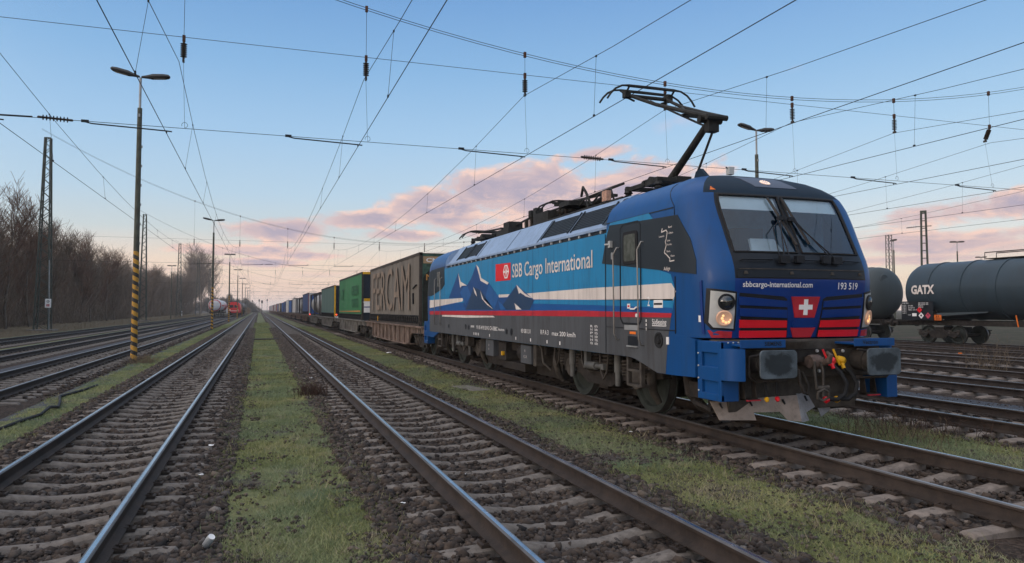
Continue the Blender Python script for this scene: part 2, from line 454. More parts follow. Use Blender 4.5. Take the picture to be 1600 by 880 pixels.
for tr in TRACKS:
    gx |= {tr[0] + k for k in (-1.62, -1.5, 1.5, 1.62)}
xs = sorted(gx)
def sunk(x): return any(abs(x - tr[0]) < 1.55 for tr in TRACKS)
g.grid([[(x, y, (-0.15 if sunk(x) else -0.062) + (0.25 * min(1, max(0, (-16.5 - x) / 6.0)) if x < -16.5 else 0)) for x in xs] for y in ys])
tag(g.build('ground', 'ground', smooth=60), kind='structure')

# ballast material shared by the beds and the loose stones
m, N, P = new_mat('ballast bed')
pos = N.n('ShaderNodeTexCoord').outputs['Object']
vor = N.n('ShaderNodeTexVoronoi', {'Vector': pos, 'Scale': 22.0})
fine = N.noise(pos, 60, 3); big = N.noise(pos, 1.1, 5, 0.6)
c = N.mix(N.n('ShaderNodeSeparateColor', {0: vor.outputs['Color']}).outputs[0], (0.025, 0.019, 0.016), (0.078, 0.060, 0.048))
c = N.mix(N.smooth(big, 0.35, 0.7), c, N.mix(0.5, c, (0.080, 0.056, 0.045)))
c = N.mix(N.smooth(vor.outputs['Distance'], 0.03, 0.02), c, c)
c = N.mix(N.smooth(fine, 0.6, 0.8), c, (0.15, 0.135, 0.12))
N.nt.links.new(c, P.inputs['Base Color']); P.inputs['Roughness'].default_value = 0.95; P.inputs['Specular IOR Level'].default_value = 0.1
inv = N.math('SUBTRACT', 1.0, vor.outputs['Distance'])
bmp = N.n('ShaderNodeBump', {'Strength': 1.0, 'Distance': 0.045, 'Height': N.math('ADD', inv, N.math('MULTIPLY', fine, 0.15))})
N.nt.links.new(bmp.outputs[0], P.inputs['Normal'])
M['ballast'] = m

m, N, P = new_mat('loose stone')
at = N.n('ShaderNodeAttribute', None, attribute_name='tone').outputs['Fac']
pos = N.n('ShaderNodeTexCoord').outputs['Object']
c = N.ramp(at, [(0.0, (0.022, 0.019, 0.018)), (0.35, (0.054, 0.040, 0.032)), (0.6, (0.088, 0.064, 0.048)), (0.8, (0.098, 0.086, 0.080)), (0.93, (0.155, 0.118, 0.088)), (1.0, (0.24, 0.20, 0.17))])
c = N.mix(N.smooth(N.noise(pos, 70, 4), 0.4, 0.75), c, N.mix(0.6, c, (0.035, 0.03, 0.028)))
N.nt.links.new(c, P.inputs['Base Color']); P.inputs['Roughness'].default_value = 0.9; P.inputs['Specular IOR Level'].default_value = 0.2
M['stone'] = m

# ------------------------------------------------------------------ railway tracks
def mat_rail():
    for key, top, rough, met in (('rail_top', (0.50, 0.52, 0.55), 0.24, 1.0), ('rail_dull', (0.30, 0.285, 0.28), 0.42, 0.8), ('rail_rust', (0.075, 0.050, 0.040), 0.7, 0.1)):
        M[key] = mat(key.replace('_', ' '), top, rough, metal=met, var=0.12, scale=1.5, dirt=tuple(c * 0.45 for c in top), dirt_amt=0.35)
mat_rail()
M['rail_side'] = mat('brown rail side', (0.036, 0.027, 0.022), 0.75, var=0.35, scale=4, bump=0.3, dirt=(0.062, 0.042, 0.031), dirt_amt=0.5)
M['rail_edge'] = mat('worn rail edge', (0.10, 0.095, 0.092), 0.45, metal=0.3, var=0.3, scale=3)
M['sleeper'] = mat('worn sleeper concrete', (0.160, 0.138, 0.120), 0.92, var=0.25, scale=7, bump=0.6, bscale=60, dirt=(0.065, 0.055, 0.048), dirt_amt=0.75)
M['sleeper_loco'] = mat('pale sleeper concrete', (0.20, 0.165, 0.14), 0.92, var=0.2, scale=7, bump=0.6, bscale=60, dirt=(0.085, 0.07, 0.06), dirt_amt=0.7)
RAIL = [(-0.075, 0.0), (-0.075, 0.012), (-0.022, 0.032), (-0.009, 0.045), (-0.009, 0.125), (-0.034, 0.136), (-0.036, 0.160), (-0.027, 0.1705), (-0.017, 0.1718), (0.0, 0.172), (0.017, 0.1718),
        (0.027, 0.1705), (0.036, 0.160), (0.034, 0.136), (0.009, 0.125), (0.009, 0.045), (0.022, 0.032), (0.075, 0.012), (0.075, 0.0)]
def rail_mesh(x, y0, y1, top):
    b = MB()
    n = len(RAIL)
    for (ya, yb) in ((y0, y1),):
        A = [(x + u, ya, v + RT - 0.172) for u, v in RAIL]; B_ = [(x + u, yb, v + RT - 0.172) for u, v in RAIL]
        fs = []; ms = []
        for i in range(n):
            j = (i + 1) % n
            b.add([A[i], B_[i], B_[j], A[j]], [(0, 1, 2, 3)], 0 if 8 <= i <= 9 else (2 if i in (6, 7, 10, 11) else 1))
        b.add(A, [tuple(range(n))], 1); b.add(B_, [tuple(reversed(range(n)))], 1)
    return b
def sleeper_mesh(jit):
    b = MB()
    rr = random.Random(jit)
    xs = [-1.30, -1.27, -1.05, -0.86, -0.72, -0.60, -0.42, -0.2, 0, 0.2, 0.42, 0.60, 0.72, 0.86, 1.05, 1.27, 1.30]
    rows = []
    for x in xs:
        a = abs(x)
        top = 0.018 if 0.60 <= a <= 0.90 else (0.018 - 0.052 * min(1, (0.60 - a) / 0.36) ** 0.8 if a < 0.6 else 0.018 - 0.022 * (a - 0.9) / 0.4)
        if a > 1.28: top -= 0.03
        w = 0.060 if a < 0.35 else 0.074
        top += rr.uniform(-0.003, 0.003)
        rows.append([(x, -w - 0.05, -0.20), (x, -w - 0.012, top - 0.022), (x, -w + 0.018, top), (x, 0, top + 0.002), (x, w - 0.018, top), (x, w + 0.012, top - 0.022), (x, w + 0.05, -0.20)])
    b.grid(rows)
    for k in (0, -1):
        b.add(rows[k], [tuple(range(7))])
    for s in (-1, 1):
        for e in (-1, 1):
            xc = s * 0.75 + e * 0.115
            b.cbox(xc, 0, 0.030, 0.085, 0.13, 0.026, 1)
            b.tube([(xc, 0, 0.035), (xc, 0, 0.068)], 0.017, 6, 1)
            b.tube([(xc + e * 0.02, -0.05, 0.045), (xc - e * 0.05, -0.045, 0.052), (xc - e * 0.05, 0.045, 0.052), (xc + e * 0.02, 0.05, 0.045)], 0.008, 5, 1)
    return b
sl_proto = {}
def get_sleeper(key, k):
    if (key, k) not in sl_proto:
        o = sleeper_mesh(k).build('sleeper', [key, 'rail_side'], smooth=40)
        sl_proto[(key, k)] = o.data
        bpy.data.objects.remove(o)
    return sl_proto[(key, k)]
TLAB = {
    -14.1: 'dark rusty track farthest left, beside the bare wood',
    -9.9: 'dark rusty track second from the wood on the left',
    -6.1: 'worn track just left of the striped lamp posts',
    -1.9: 'track with two bright rails left of the central grass strip',
    2.66: 'track with bright rails between central grass strip and the blue locomotive track',
    7.27: 'track under the blue locomotive and its freight train, with pale sleeper ends',
    11.95: 'first empty track right of the blue locomotive',
    16.8: 'second empty track right of the blue locomotive, beyond blue grey gravel',
    21.2: 'third empty track to the right of the blue locomotive, left of the lamp post',
    25.8: 'empty track just beyond the right-hand twin-head lamp post',
    30.4: 'last empty brown track in front of the dark tank wagons',
    35.0: 'track carrying the dark grey tank wagons on the right'}
for ti, (tx, pol, y0) in enumerate(TRACKS):
    far = 700.0 if tx < 13 else 420.0
    t = thing('railway_track', TLAB[tx], 'railway track', (tx, 0, 0), 0, 'railway tracks of the yard')
    top = 'rail_top' if pol > 0.7 else ('rail_dull' if pol > 0.3 else 'rail_rust')
    for s in (-1, 1):
        tp = top
        if tx == 7.27 and s == -1: tp = 'rail_dull'
        rail_mesh(s * 0.7535, y0 - 4, far, 0).build('rail', [tp, 'rail_side', 'rail_edge'], t, smooth=50)
    key = 'sleeper_loco' if tx >= 7 else 'sleeper'
    yy = y0 + 0.31 * (ti % 3) * 0.6
    rr = random.Random(ti)
    for k in range(100):
        o = link('sleeper', get_sleeper(key, k % 5), t, (rr.uniform(-.015, .015), yy, -0.02 + rr.uniform(-.006, .006) - (0.006 if ti == 4 else 0) + (0.012 if tx > 7 else 0)), (0, 0, rr.uniform(-.012, .012) + (math.pi if k % 2 else 0)))
        yy += 0.60
    b = MB()
    while yy < min(far, 330):
        b.box(-1.3, yy - 0.11, -0.15, 1.3, yy + 0.11, -0.012); yy += 0.6
    tag(b.build('sleeper', key, t), kind='stuff')
# ballast beds: gently crowned strips with ragged shoulders
for ti, (tx, pol, y0) in enumerate(TRACKS):
    b = MB()
    w = [-1.66, -1.52, -1.36, -1.1, -0.6, 0, 0.6, 1.1, 1.36, 1.52, 1.66]
    hh = [-0.090, -0.072, -0.056, -0.056, -0.090, -0.104, -0.090, -0.056, -0.056, -0.072, -0.090]
    rr = np.random.default_rng(50 + ti)
    rows = []
    for y in list(np.arange(y0 - 4, 70, 0.8)) + [80, 100, 140, 200, 300, 420, 700]:
        j = rr.normal(0, 0.05, 2) if y < 71 else (0, 0)
        rows.append([(tx + a + (j[0] if a < -1.6 else j[1] if a > 1.6 else 0), y, z + rr.normal(0, 0.004)) for a, z in zip(w, hh)])
    b.grid(rows)
    tag(b.build('ballast', 'ballast', smooth=60), 'dark crushed stone ballast bed under ' + TLAB[tx], 'ballast', kind='stuff')

# loose stones near the camera
def stone_protos(n=10):
    out = []
    for k in range(n):
        bm = bmesh.new()
        rr = random.Random(100 + k)
        for _ in range(13):
            p = Vector((rr.gauss(0, 1), rr.gauss(0, 1), rr.gauss(0, 1))).normalized()
            bm.verts.new((p.x * rr.uniform(.75, 1.1), p.y * rr.uniform(.6, 1.0), p.z * rr.uniform(.45, .75)))
        r = bmesh.ops.convex_hull(bm, input=bm.verts)
        bmesh.ops.delete(bm, geom=[g for g in r['geom_interior'] if isinstance(g, bmesh.types.BMVert)], context='VERTS')
        bm.verts.index_update()
        V = np.array([v.co[:] for v in bm.verts]); Fc = np.array([[v.index for v in f.verts] for f in bm.faces if len(f.verts) == 3])
        out.append((V, Fc)); bm.free()
    return out
STP = stone_protos()
CAMP = np.array([0, 0]); 
def in_view(x, y, pad=6.0):
    a = np.degrees(np.arctan2(x, y)) - math.degrees(YAW)
    return (np.abs(a) < 36.5 + pad) & (y > 2.0)
def scatter_mesh(name, protos, P3, scale, matname, tone, rot='full', smooth=False):
    n = len(P3)
    which = rng.integers(0, len(protos), n)
    Vs = []; Fs = []; Ts = []; off = 0
    for k, (V, Fc) in enumerate(protos):
        idx = np.where(which == k)[0]
        if len(idx) == 0: continue
        m_ = len(idx)
        az = rng.uniform(0, 2 * np.pi, m_); tl = rng.normal(0, 0.35, m_) if rot == 'full' else rng.normal(0, 0.1, m_)
        ca, sa, ct, st = np.cos(az), np.sin(az), np.cos(tl), np.sin(tl)
        X = V[None, :, 0] * scale[idx, None]; Y = V[None, :, 1] * scale[idx, None]; Z = V[None, :, 2] * scale[idx, None]
        Y2 = Y * ct[:, None] - Z * st[:, None]; Z2 = Y * st[:, None] + Z * ct[:, None]
        X3 = X * ca[:, None] - Y2 * sa[:, None]; Y3 = X * sa[:, None] + Y2 * ca[:, None]
        A = np.stack([X3 + P3[idx, 0:1], Y3 + P3[idx, 1:2], Z2 + P3[idx, 2:3]], -1).reshape(-1, 3)
        Ff = (Fc[None] + (np.arange(m_) * len(V))[:, None, None] + off).reshape(-1, 3)
        Vs.append(A); Fs.append(Ff); Ts.append(np.repeat(tone[idx], len(V))); off += len(A)
    V = np.concatenate(Vs); Fc = np.concatenate(Fs); T = np.concatenate(Ts)
    return tri_mesh(name, V, Fc, matname, T, smooth)
def tri_mesh(name, V, Fc, matname, T=None, smooth=False):
    me = bpy.data.meshes.new(name)
    me.vertices.add(len(V)); me.vertices.foreach_set('co', np.ascontiguousarray(V, np.float32).ravel())
    k = Fc.shape[1]
    me.loops.add(len(Fc) * k); me.loops.foreach_set('vertex_index', np.ascontiguousarray(Fc, np.int32).ravel())
    me.polygons.add(len(Fc)); me.polygons.foreach_set('loop_start', np.arange(0, len(Fc) * k, k, dtype=np.int32))
    if smooth: me.polygons.foreach_set('use_smooth', np.ones(len(Fc), bool))
    if T is not None:
        at = me.attributes.new('tone', 'FLOAT', 'POINT'); at.data.foreach_set('value', np.ascontiguousarray(T, np.float32))
    me.materials.append(M[matname]); me.update(calc_edges=True); me.validate()
    return me
def stones_for(tx, n0, ymin, ymax, half=1.62):
    # density falls with distance
    n = n0
    u = rng.random(n * 3)
    y = ymin * (ymax / ymin) ** u
    x = tx + rng.uniform(-half, half, n * 3)
    keep = in_view(x, y)
    x, y = x[keep][:n], y[keep][:n]
    r = np.abs(x - tx)
    ok = (np.abs(r - 0.7535) > 0.10)
    x, y, r = x[ok], y[ok], r[ok]
    sc = rng.gamma(4.5, 0.0072, len(x)) * np.clip(y / 18, 1.0, 2.0)
    sc = np.clip(sc, 0.012, 0.085)
    prof = np.interp(r, [0, 0.6, 1.1, 1.45, 1.95], [-0.100, -0.080, -0.046, -0.056, -0.080])
    z = prof + rng.uniform(-0.012, 0.012, len(x)) + sc * 0.15
    tone = np.clip(rng.beta(2.2, 2.8, len(x)) + rng.normal(0, .06, len(x)), 0, 1)
    return np.stack([x, y, z], -1), sc, tone
for tx, n0, a, b_, what in ((-1.9, 60000, 4.6, 85, 'left of the central grass strip'), (2.66, 66000, 4.2, 85, 'right of the central grass strip'), (7.27, 26000, 5.0, 60, 'along the locomotive track'), (-6.1, 9000, 19, 110, 'around the track left of the lamp posts'), (11.95, 6000, 8.0, 40, 'around the first empty track on the right')):
    P3, sc, tone = stones_for(tx, n0, a, b_)
    me = scatter_mesh('loose_stones', STP, P3, sc, 'stone', tone)
    tag(link('loose_stones', me), 'loose brown grey ballast stones ' + what, 'stones', kind='stuff')
# fine chippings spilling over the strips
P3 = []
for a, b_, n in ((3.95, 5.95, 5200), (-3.5, -0.3, 2500), (1.0, 1.5, 1500), (8.8, 10.4, 1800), (13.4, 15.4, 2600)):
    y = 4.5 * (30 / 4.5) ** rng.random(n); x = rng.uniform(a, b_, n); k = in_view(x, y)
    P3.append(np.stack([x[k], y[k], np.full(k.sum(), -0.056)], -1))
P3 = np.concatenate(P3)
me = scatter_mesh('chippings', STP, P3, np.clip(rng.gamma(5, 0.0028, len(P3)), 0.006, 0.035), 'stone', rng.random(len(P3)))
tag(link('chippings', me), 'small grey chippings strewn between the tracks', 'chippings', kind='stuff')

# ------------------------------------------------------------------ grass
m, N, P = new_mat('grass blades')
at = N.n('ShaderNodeAttribute', None, attribute_name='tone').outputs['Fac']
pos = N.n('ShaderNodeTexCoord').outputs['Object']
c = N.ramp(at, [(0.0, (0.120, 0.134, 0.056)), (0.35, (0.220, 0.238, 0.092)), (0.65, (0.320, 0.305, 0.130)), (0.88, (0.33, 0.285, 0.175)), (1.0, (0.32, 0.26, 0.17))])
cool = N.mix(0.5, c, (0.150, 0.215, 0.145))
c = N.mix(N.smooth(N.noise(pos, 0.5, 4), 0.42, 0.6), c, cool)
N.nt.links.new(c, P.inputs['Base Color']); P.inputs['Roughness'].default_value = 0.8; P.inputs['Specular IOR Level'].default_value = 0.15
M['grass'] = m
def fract_noise(x, y, s, seed):
    r = np.random.default_rng(seed); out = np.zeros_like(x)
    for k in range(7):
        a = r.uniform(0, 2 * np.pi); f = s * r.uniform(.5, 2.2); p = r.uniform(0, 6.28)
        out += np.sin((x * np.cos(a) + y * np.sin(a)) * f + p + 1.3 * np.sin((y * np.cos(a) - x * np.sin(a)) * f * .7 + p))
    return out / 7
def grass(xa, xb, ymin, ymax, n, label, seed, hmul=1.0, patch=-0.24, reach=0.16):
    y = ymin * (ymax / ymin) ** rng.random(n); x = rng.uniform(xa - reach, xb + reach, n)
    e = 0.22 * fract_noise(y * 0 + 3, y, 1.6, seed + 5) + 0.32 * fract_noise(x, y, 4.5, seed + 1) + 0.20 * fract_noise(x, y, 13, seed + 2) + rng.normal(0, .06, n)
    k = in_view(x, y) & (x > xa + e) & (x < xb + e) & (0.7 * fract_noise(x, y, 1.4, seed) + 0.3 * fract_noise(x, y, 6.0, seed + 3) > patch + rng.normal(0, .12, n))
    x, y = x[k], y[k]; n = len(x)
    far = np.clip((y - 6) / 20, 0, 5)
    hgt = rng.gamma(4, 0.0062, n) * hmul * (1 + 0.16 * far); wid = rng.uniform(0.0022, 0.0042, n) * (1 + 1.1 * far)
    az = rng.uniform(0, 2 * np.pi, n); le = rng.normal(0, 0.75, (n, 2)) * hgt[:, None]
    z0 = np.full(n, -0.066)
    ax, ay = np.cos(az) * wid, np.sin(az) * wid
    V = np.stack([np.stack([x - ax, y - ay, z0], -1), np.stack([x + ax, y + ay, z0], -1), np.stack([x + le[:, 0], y + le[:, 1], z0 + hgt], -1)], 1).reshape(-1, 3)
    Fc = np.arange(n * 3).reshape(-1, 3)
    tone = np.clip(0.40 + 0.42 * fract_noise(x, y, 1.6, seed + 9) + 0.34 * fract_noise(x, y, 5.5, seed + 4) + rng.normal(0, .15, n), 0, 1)
    me = tri_mesh('grass', V, Fc, 'grass', np.repeat(tone, 3))
    tag(link('grass', me), label, 'grass', kind='stuff')
grass(-0.48, 1.28, 4.4, 120, 330000, 'short mossy grass on the strip down the middle of the picture', 1, patch=-0.20)
grass(4.10, 5.85, 4.2, 90, 210000, 'thin mossy grass between the bright track and the locomotive track', 2, patch=-0.28)
grass(8.85, 10.55, 6.5, 24, 42000, 'rough green grass right of the locomotive track', 3, hmul=1.7, patch=-0.3)
grass(-4.35, -3.42, 12.5, 110, 60000, 'grass strip at the foot of the striped lamp posts', 4, patch=-0.4)

def tufts(xa, xb, ymin, ymax, n, label, seed):
    r = np.random.default_rng(seed)
    y = ymin * (ymax / ymin) ** r.random(n); x = r.uniform(xa, xb, n)
    V = []; T = []
    for i in range(n):
        k = r.integers(8, 26); s = r.uniform(.02, .07)
        tn = r.choice([.15, .35, .8, .95], p=[.3, .3, .2, .2])
        for _ in range(k):
            bx, by = x[i] + r.normal(0, s), y[i] + r.normal(0, s); h = r.gamma(4, .014); a = r.uniform(0, 6.283); w = .0028 * (1 + y[i] * .05)
            V += [(bx - math.cos(a) * w, by - math.sin(a) * w, -.066), (bx + math.cos(a) * w, by + math.sin(a) * w, -.066), (bx + r.normal(0, .5) * h, by + r.normal(0, .5) * h, -.066 + h)]
            T += [min(1, max(0, tn + r.normal(0, .1)))] * 3
    V = np.array(V)
    me = tri_mesh('grass_tufts', V, np.arange(len(V)).reshape(-1, 3), 'grass', np.array(T))
    tag(link('grass_tufts', me), label, 'grass', kind='stuff')
tufts(-.55, 1.4, 4.8, 30, 520, 'taller green and straw tufts scattered on the central grass strip', 61)
tufts(3.95, 6.0, 4.5, 30, 620, 'taller green and straw tufts scattered beside the locomotive track', 62)
tufts(8.7, 10.7, 7, 22, 260, 'rough tufts right of the locomotive track', 63)
tufts(-4.5, -3.2, 13, 45, 200, 'tufts at the foot of the lamp posts', 64)
P3 = []
for a, b_, n in ((-.5, 1.25, 2600), (4.1, 5.8, 2600), (-.46, .05, 3200), (.75, 1.24, 3200), (3.95, 4.4, 2600), (5.5, 5.95, 2200)):
    y = 4.4 * (34 / 4.4) ** rng.random(n); x = rng.uniform(a, b_, n)
    k = (fract_noise(x, y, 2.6, 77) > .12) if b_ - a > 1 else (fract_noise(x, y, 4.5, 78) > .04 + .5 * (np.minimum(abs(x + .46), np.minimum(abs(x - 1.24), np.minimum(abs(x - 3.95), abs(x - 5.95)))) - .15))
    P3.append(np.stack([x[k], y[k], np.full(k.sum(), -0.050)], -1))
P3 = np.concatenate(P3)
me = scatter_mesh('chippings', STP, P3, np.clip(rng.gamma(4, 0.0050, len(P3)), 0.008, 0.042), 'stone', np.clip(rng.random(len(P3)) * .8 + .15, 0, 1))
tag(link('chippings', me), 'pale stone chips lying in the thin grass', 'chippings', kind='stuff')
# ------------------------------------------------------------------ the locomotive
LEN = 19.35
loco = thing('electric_locomotive', 'blue electric locomotive with raised pantograph and white cross on its nose, heading the freight train', 'locomotive', (7.27, 7.93, RT))
def P2(body, *a, **k):
    return body
ZF = [1.38, 1.7, 2.2, 2.35, 2.50, 2.57, 3.0, 3.47, 3.55, 3.65, 3.75, 3.84, 3.90, 3.93]
YF = [0.63, 0.56, 0.50, 0.52, 0.58, 0.62, 0.84, 1.08, 1.14, 1.26, 1.43, 1.66, 1.92, 2.2]
ZX = [1.3, 3.15, 3.3, 3.4, 3.47, 3.55, 3.65, 3.75, 3.84, 3.90, 3.93]
XS = [1.5, 1.5, 1.49, 1.46, 1.43, 1.375, 1.26, 1.08, 0.84, 0.52, 0.15]
ZY = [1.3, 2.5, 3.0, 3.47, 3.75, 3.93]
YS = [1.6, 1.6, 1.68, 1.84, 2.15, 2.7]
def yf(z): return float(np.interp(z, ZF, YF))
def xs_(z): return float(np.interp(z, ZX, XS))
def ys_(z): return float(np.interp(z, ZY, YS))
def bcurve(a):
    a = min(abs(a), 1.0)
    return 1 - (1 - a ** 4.5) ** (1 / 4.5)
def nose(a, z, off=0.0):
    """point of the cab front at width fraction a (-1..1) and height z"""
    x = a * xs_(z); y = yf(z) + (ys_(z) - yf(z)) * bcurve(a)
    if off:
        e = 1e-3
        a2 = max(-0.999, min(0.999, a))
        p0 = np.array([a2 * xs_(z), yf(z) + (ys_(z) - yf(z)) * bcurve(a2), z])
        a3 = a2 - e * 5 if a2 > 0 else a2 + e * 5
        p1 = np.array([a3 * xs_(z), yf(z) + (ys_(z) - yf(z)) * bcurve(a3), z])
        z2 = z + 0.02
        p2 = np.array([a2 * xs_(z2), yf(z2) + (ys_(z2) - yf(z2)) * bcurve(a2), z2])
        nn = np.cross(p1 - p0, p2 - p0)
        nn = nn / (np.linalg.norm(nn) + 1e-12)
        if nn[1] > 0: nn = -nn
        return (x + nn[0] * off, y + nn[1] * off, z + nn[2] * off)
    return (x, y, z)
def nose_x(x, z, off=0.0):
    return nose(max(-1, min(1, x / xs_(z))), z, off)
def drape(mb, poly, fn, d0, d1, m=0, step=0.10):
    """a plate with outline poly laid on the surface fn(u, v, offset), from offset d0 out to d1"""
    bm = bmesh.new()
    vs = [bm.verts.new((u, 0, v)) for u, v in poly]
    bm.faces.new(vs)
    bmesh.ops.triangulate(bm, faces=bm.faces)
    for _ in range(6):
        long = [e for e in bm.edges if e.calc_length() > step]
        if not long: break
        bmesh.ops.subdivide_edges(bm, edges=long, cuts=1)
        bmesh.ops.triangulate(bm, faces=bm.faces)
    bm.verts.index_update()
    top = [fn(v.co.x, v.co.z, d1) for v in bm.verts]
    fs = [tuple(v.index for v in f.verts) for f in bm.faces]
    n = len(top)
    bnd = [(e.verts[0].index, e.verts[1].index) for e in bm.edges if len(e.link_faces) == 1]
    bot = [fn(v.co.x, v.co.z, d0) for v in bm.verts]
    mb.add(top + bot, fs + [(a, b, b + n, a + n) for a, b in bnd], m)
    bm.free()
    return mb

ACOL = [0, .022, .06, .15, .25, .35, .45, .55, .62, .68, .715, .75, .78, .81, .85, .89, .92, .945, .965, .98, .99, .996, 1.0]
ACOL = [-a for a in reversed(ACOL[1:])] + ACOL
ZROW = [1.38, 1.5, 1.6, 1.7, 1.8, 1.9, 2.0, 2.1, 2.2, 2.28, 2.36, 2.44, 2.50, 2.57, 2.7, 2.85, 3.0, 3.15, 3.25, 3.3, 3.35, 3.4, 3.44, 3.47, 3.51, 3.55, 3.6, 3.65, 3.7, 3.75, 3.8, 3.84, 3.87, 3.90, 3.92, 3.93]
def cab(flip):
    b = MB(); glass = MB()
    Y = (lambda y: LEN - y) if flip else (lambda y: y)
    rows = []
    for z in ZROW:
        x1 = xs_(z)
        row = [(-x1, Y(3.75), z), (-x1, Y(2.9), z)] + [(p[0], Y(p[1]), p[2]) for p in (nose(a, z) for a in ACOL)] + [(x1, Y(2.9), z), (x1, Y(3.75), z)]
        rows.append(row)
    nc = len(rows[0])
    def region(i, j):
        z = (ZROW[i] + ZROW[i + 1]) / 2
        k = j - 2
        a = abs((ACOL[k] + ACOL[k + 1]) / 2) if 0 <= k < len(ACOL) - 1 else 1.2
        if 2.57 < z < 3.44 and 0.022 < a < 0.715: return None          # windscreen opening
        if 0.70 < a < 0.93 and 1.5 < z < 2.05 and not flip: return 0
        if z > 3.47 and a < 0.85: return 2                              # dark hood
        if 2.20 < z < 3.51 and a < 0.75: return 1                       # black surround
        if z < 2.2 and a < 0.75: return 3
        return 0
    b.grid(rows, mf=region)
    yb_c = Y(3.75)
    ring = [r[0] for r in rows] + [r[-1] for r in reversed(rows)]
    b.add(ring, [tuple(range(len(ring)))], 4)
    o = b.build('cab_shell', ['blue', 'black', 'hood', 'deep_blue', 'roof_blue'], loco, smooth=38)
    # windscreen: two panes
    for s in (-1, 1):
        g = MB()
        aa = [s * a for a in (.026, .06, .15, .25, .35, .45, .55, .62, .68, .711)]
        if (s < 0) != flip: aa.reverse()
        zz = [2.575, 2.7, 2.85, 3.0, 3.15, 3.25, 3.3, 3.35, 3.40, 3.436]
        g.grid([[(p[0], Y(p[1] + .008), p[2]) for p in (nose(a, z) for a in aa)] for z in zz])
        g.build('windscreen', 'glass', loco, smooth=60, fix=False)
    return o
cab(False); cab(True)

# side walls, skirts and roof between and around the cabs
b = MB()
ya, yb = 3.75, LEN - 3.75
for s in (-1, 1):
    b.box(s * 1.5, ya, 1.0, s * 1.42, yb, 3.12, 0)
    b.px([(3.75, 1.0), (2.95, 1.0), (2.75, 0.98), (2.4, 0.9), (2.05, 0.81), (1.6, 0.81), (1.0, 0.83), (1.0, 1.36), (1.3, 1.40), (3.75, 1.40)], s * 1.499, s * 1.40, 1)
    b.px([(LEN - u, v) for u, v in ((3.75, 1.0), (2.95, 1.0), (2.75, 0.98), (2.4, 0.9), (2.05, 0.81), (1.6, 0.81), (1.0, 0.83), (1.0, 1.36), (1.3, 1.40), (3.75, 1.40))], s * 1.499, s * 1.40, 1)
b.box(-1.40, 1.4, 0.99, 1.40, LEN - 1.4, 1.12, 2)
b.build('body_side', ['sky_blue', 'blue', 'grime'], loco)
b = MB()
prof = [(-1.42, 3.12), (-1.42, 3.19), (-1.475, 3.20), (-1.475, 3.245), (-1.41, 3.26), (-1.0, 3.79), (-0.9, 3.84), (0, 3.87), (0.9, 3.84), (1.0, 3.79), (1.41, 3.26), (1.475, 3.245), (1.475, 3.20), (1.42, 3.19), (1.42, 3.12)]
b.py([(x, z) for x, z in prof], ya + 0.002, yb - 0.002)
roof = b.build('roof', 'roof_blue', loco)
def rslope(s, y, t, off=0.0):
    """point on the sloping roof side; t = 0 at the eave, 1 at the top"""
    x = 1.41 + (1.0 - 1.41) * t; z = 3.26 + (3.79 - 3.26) * t
    return (s * (x + 0.79 * off), y, z + 0.61 * off)
for s in (-1, 1):
    for (u, v) in ((4.15, 5.62), (5.78, 7.25), (LEN - 6.9, LEN - 5.9), (LEN - 5.75, LEN - 4.75)):
        b = MB()
        pl = [(u, .16), (v, .16), (v, .86), (u, .86)]
        b.add([rslope(s, y, t, .006) for y, t in pl] + [rslope(s, y, t, -.01) for y, t in pl], [(0, 1, 2, 3), (7, 6, 5, 4), (0, 4, 5, 1), (1, 5, 6, 2), (2, 6, 7, 3), (3, 7, 4, 0)], 0)
        for k in range(9):
            t = .2 + k * .078
            b.bar(rslope(s, u + .01, t, .010), rslope(s, v - .01, t, .010), 0.012, 0.02, 1)
        for e in (u, v):
            b.bar(rslope(s, e, .10, .012), rslope(s, e, .92, .012), .04, .03, 1)
        b.build('roof_grille', ['black', 'anthracite'], roof)
b = MB()
for s in (-1, 1):
    b.box(s * 1.425, ya + .05, 3.125, s * 1.445, yb - .05, 3.195, 0)
    for k in range(24):
        y = ya + .3 + k * .475
        b.cbox(s * 1.46, y, 3.165, .03, .05, .05, 1)
    for y in (7.4, 7.45, 9.6, 12.2):
        b.bar(rslope(s, y, .02, .004), rslope(s, y, .98, .004), .012, .006, 2)
b.build('gutter', ['black', 'silver', 'anthracite'], roof)
b = MB()
for s in (-1, 1):
    for (y0, y1) in ((3.62, 3.82),):
        b.add([rslope(s, 3.80, .05, .02), rslope(s, 4.10, .05, .02), rslope(s, 3.95, .95, .02), rslope(s, 3.78, .95, .02)], [(0, 1, 2, 3)])
b.build('roof_edge_plate', 'anthracite', roof)

# ---- livery of the side facing us
def side(y, z, off=0.0):
    return (-1.5 - off, y, z)
lay = MB()
LM = ['sky_blue', 'skirt', 'red_dull', 'cream', 'sea_blue', 'mountain', 'mountain_dark', 'mountain_light', 'white', 'blue', 'anthracite', 'red']
def lp(poly, m, d):
    n = len(poly)
    lay.add([side(y, z, d * 0.0012) for y, z in poly], [tuple(range(n))], m)
E_ = LEN - 1.45
lp([(1.62, 2.30), (1.48, 2.04), (1.60, 1.72), (2.2, 1.60), (3.75, 1.60), (E_, 1.6), (E_, 2.28), (17.35, 2.5), (16.2, 2.62), (16.05, 3.12), (3.75, 3.12), (3.6, 3.28), (2.25, 3.285), (2.05, 3.12), (2.05, 2.40)], 0, 1)
lp([(1.79, 0.812), (1.72, 1.30), (1.615, 1.655), (5.0, 1.642), (16, 1.605), (E_, 1.60), (E_, 1.002), (2.95, 1.002), (2.75, .982), (2.4, .902), (2.05, .812)], 1, 2)
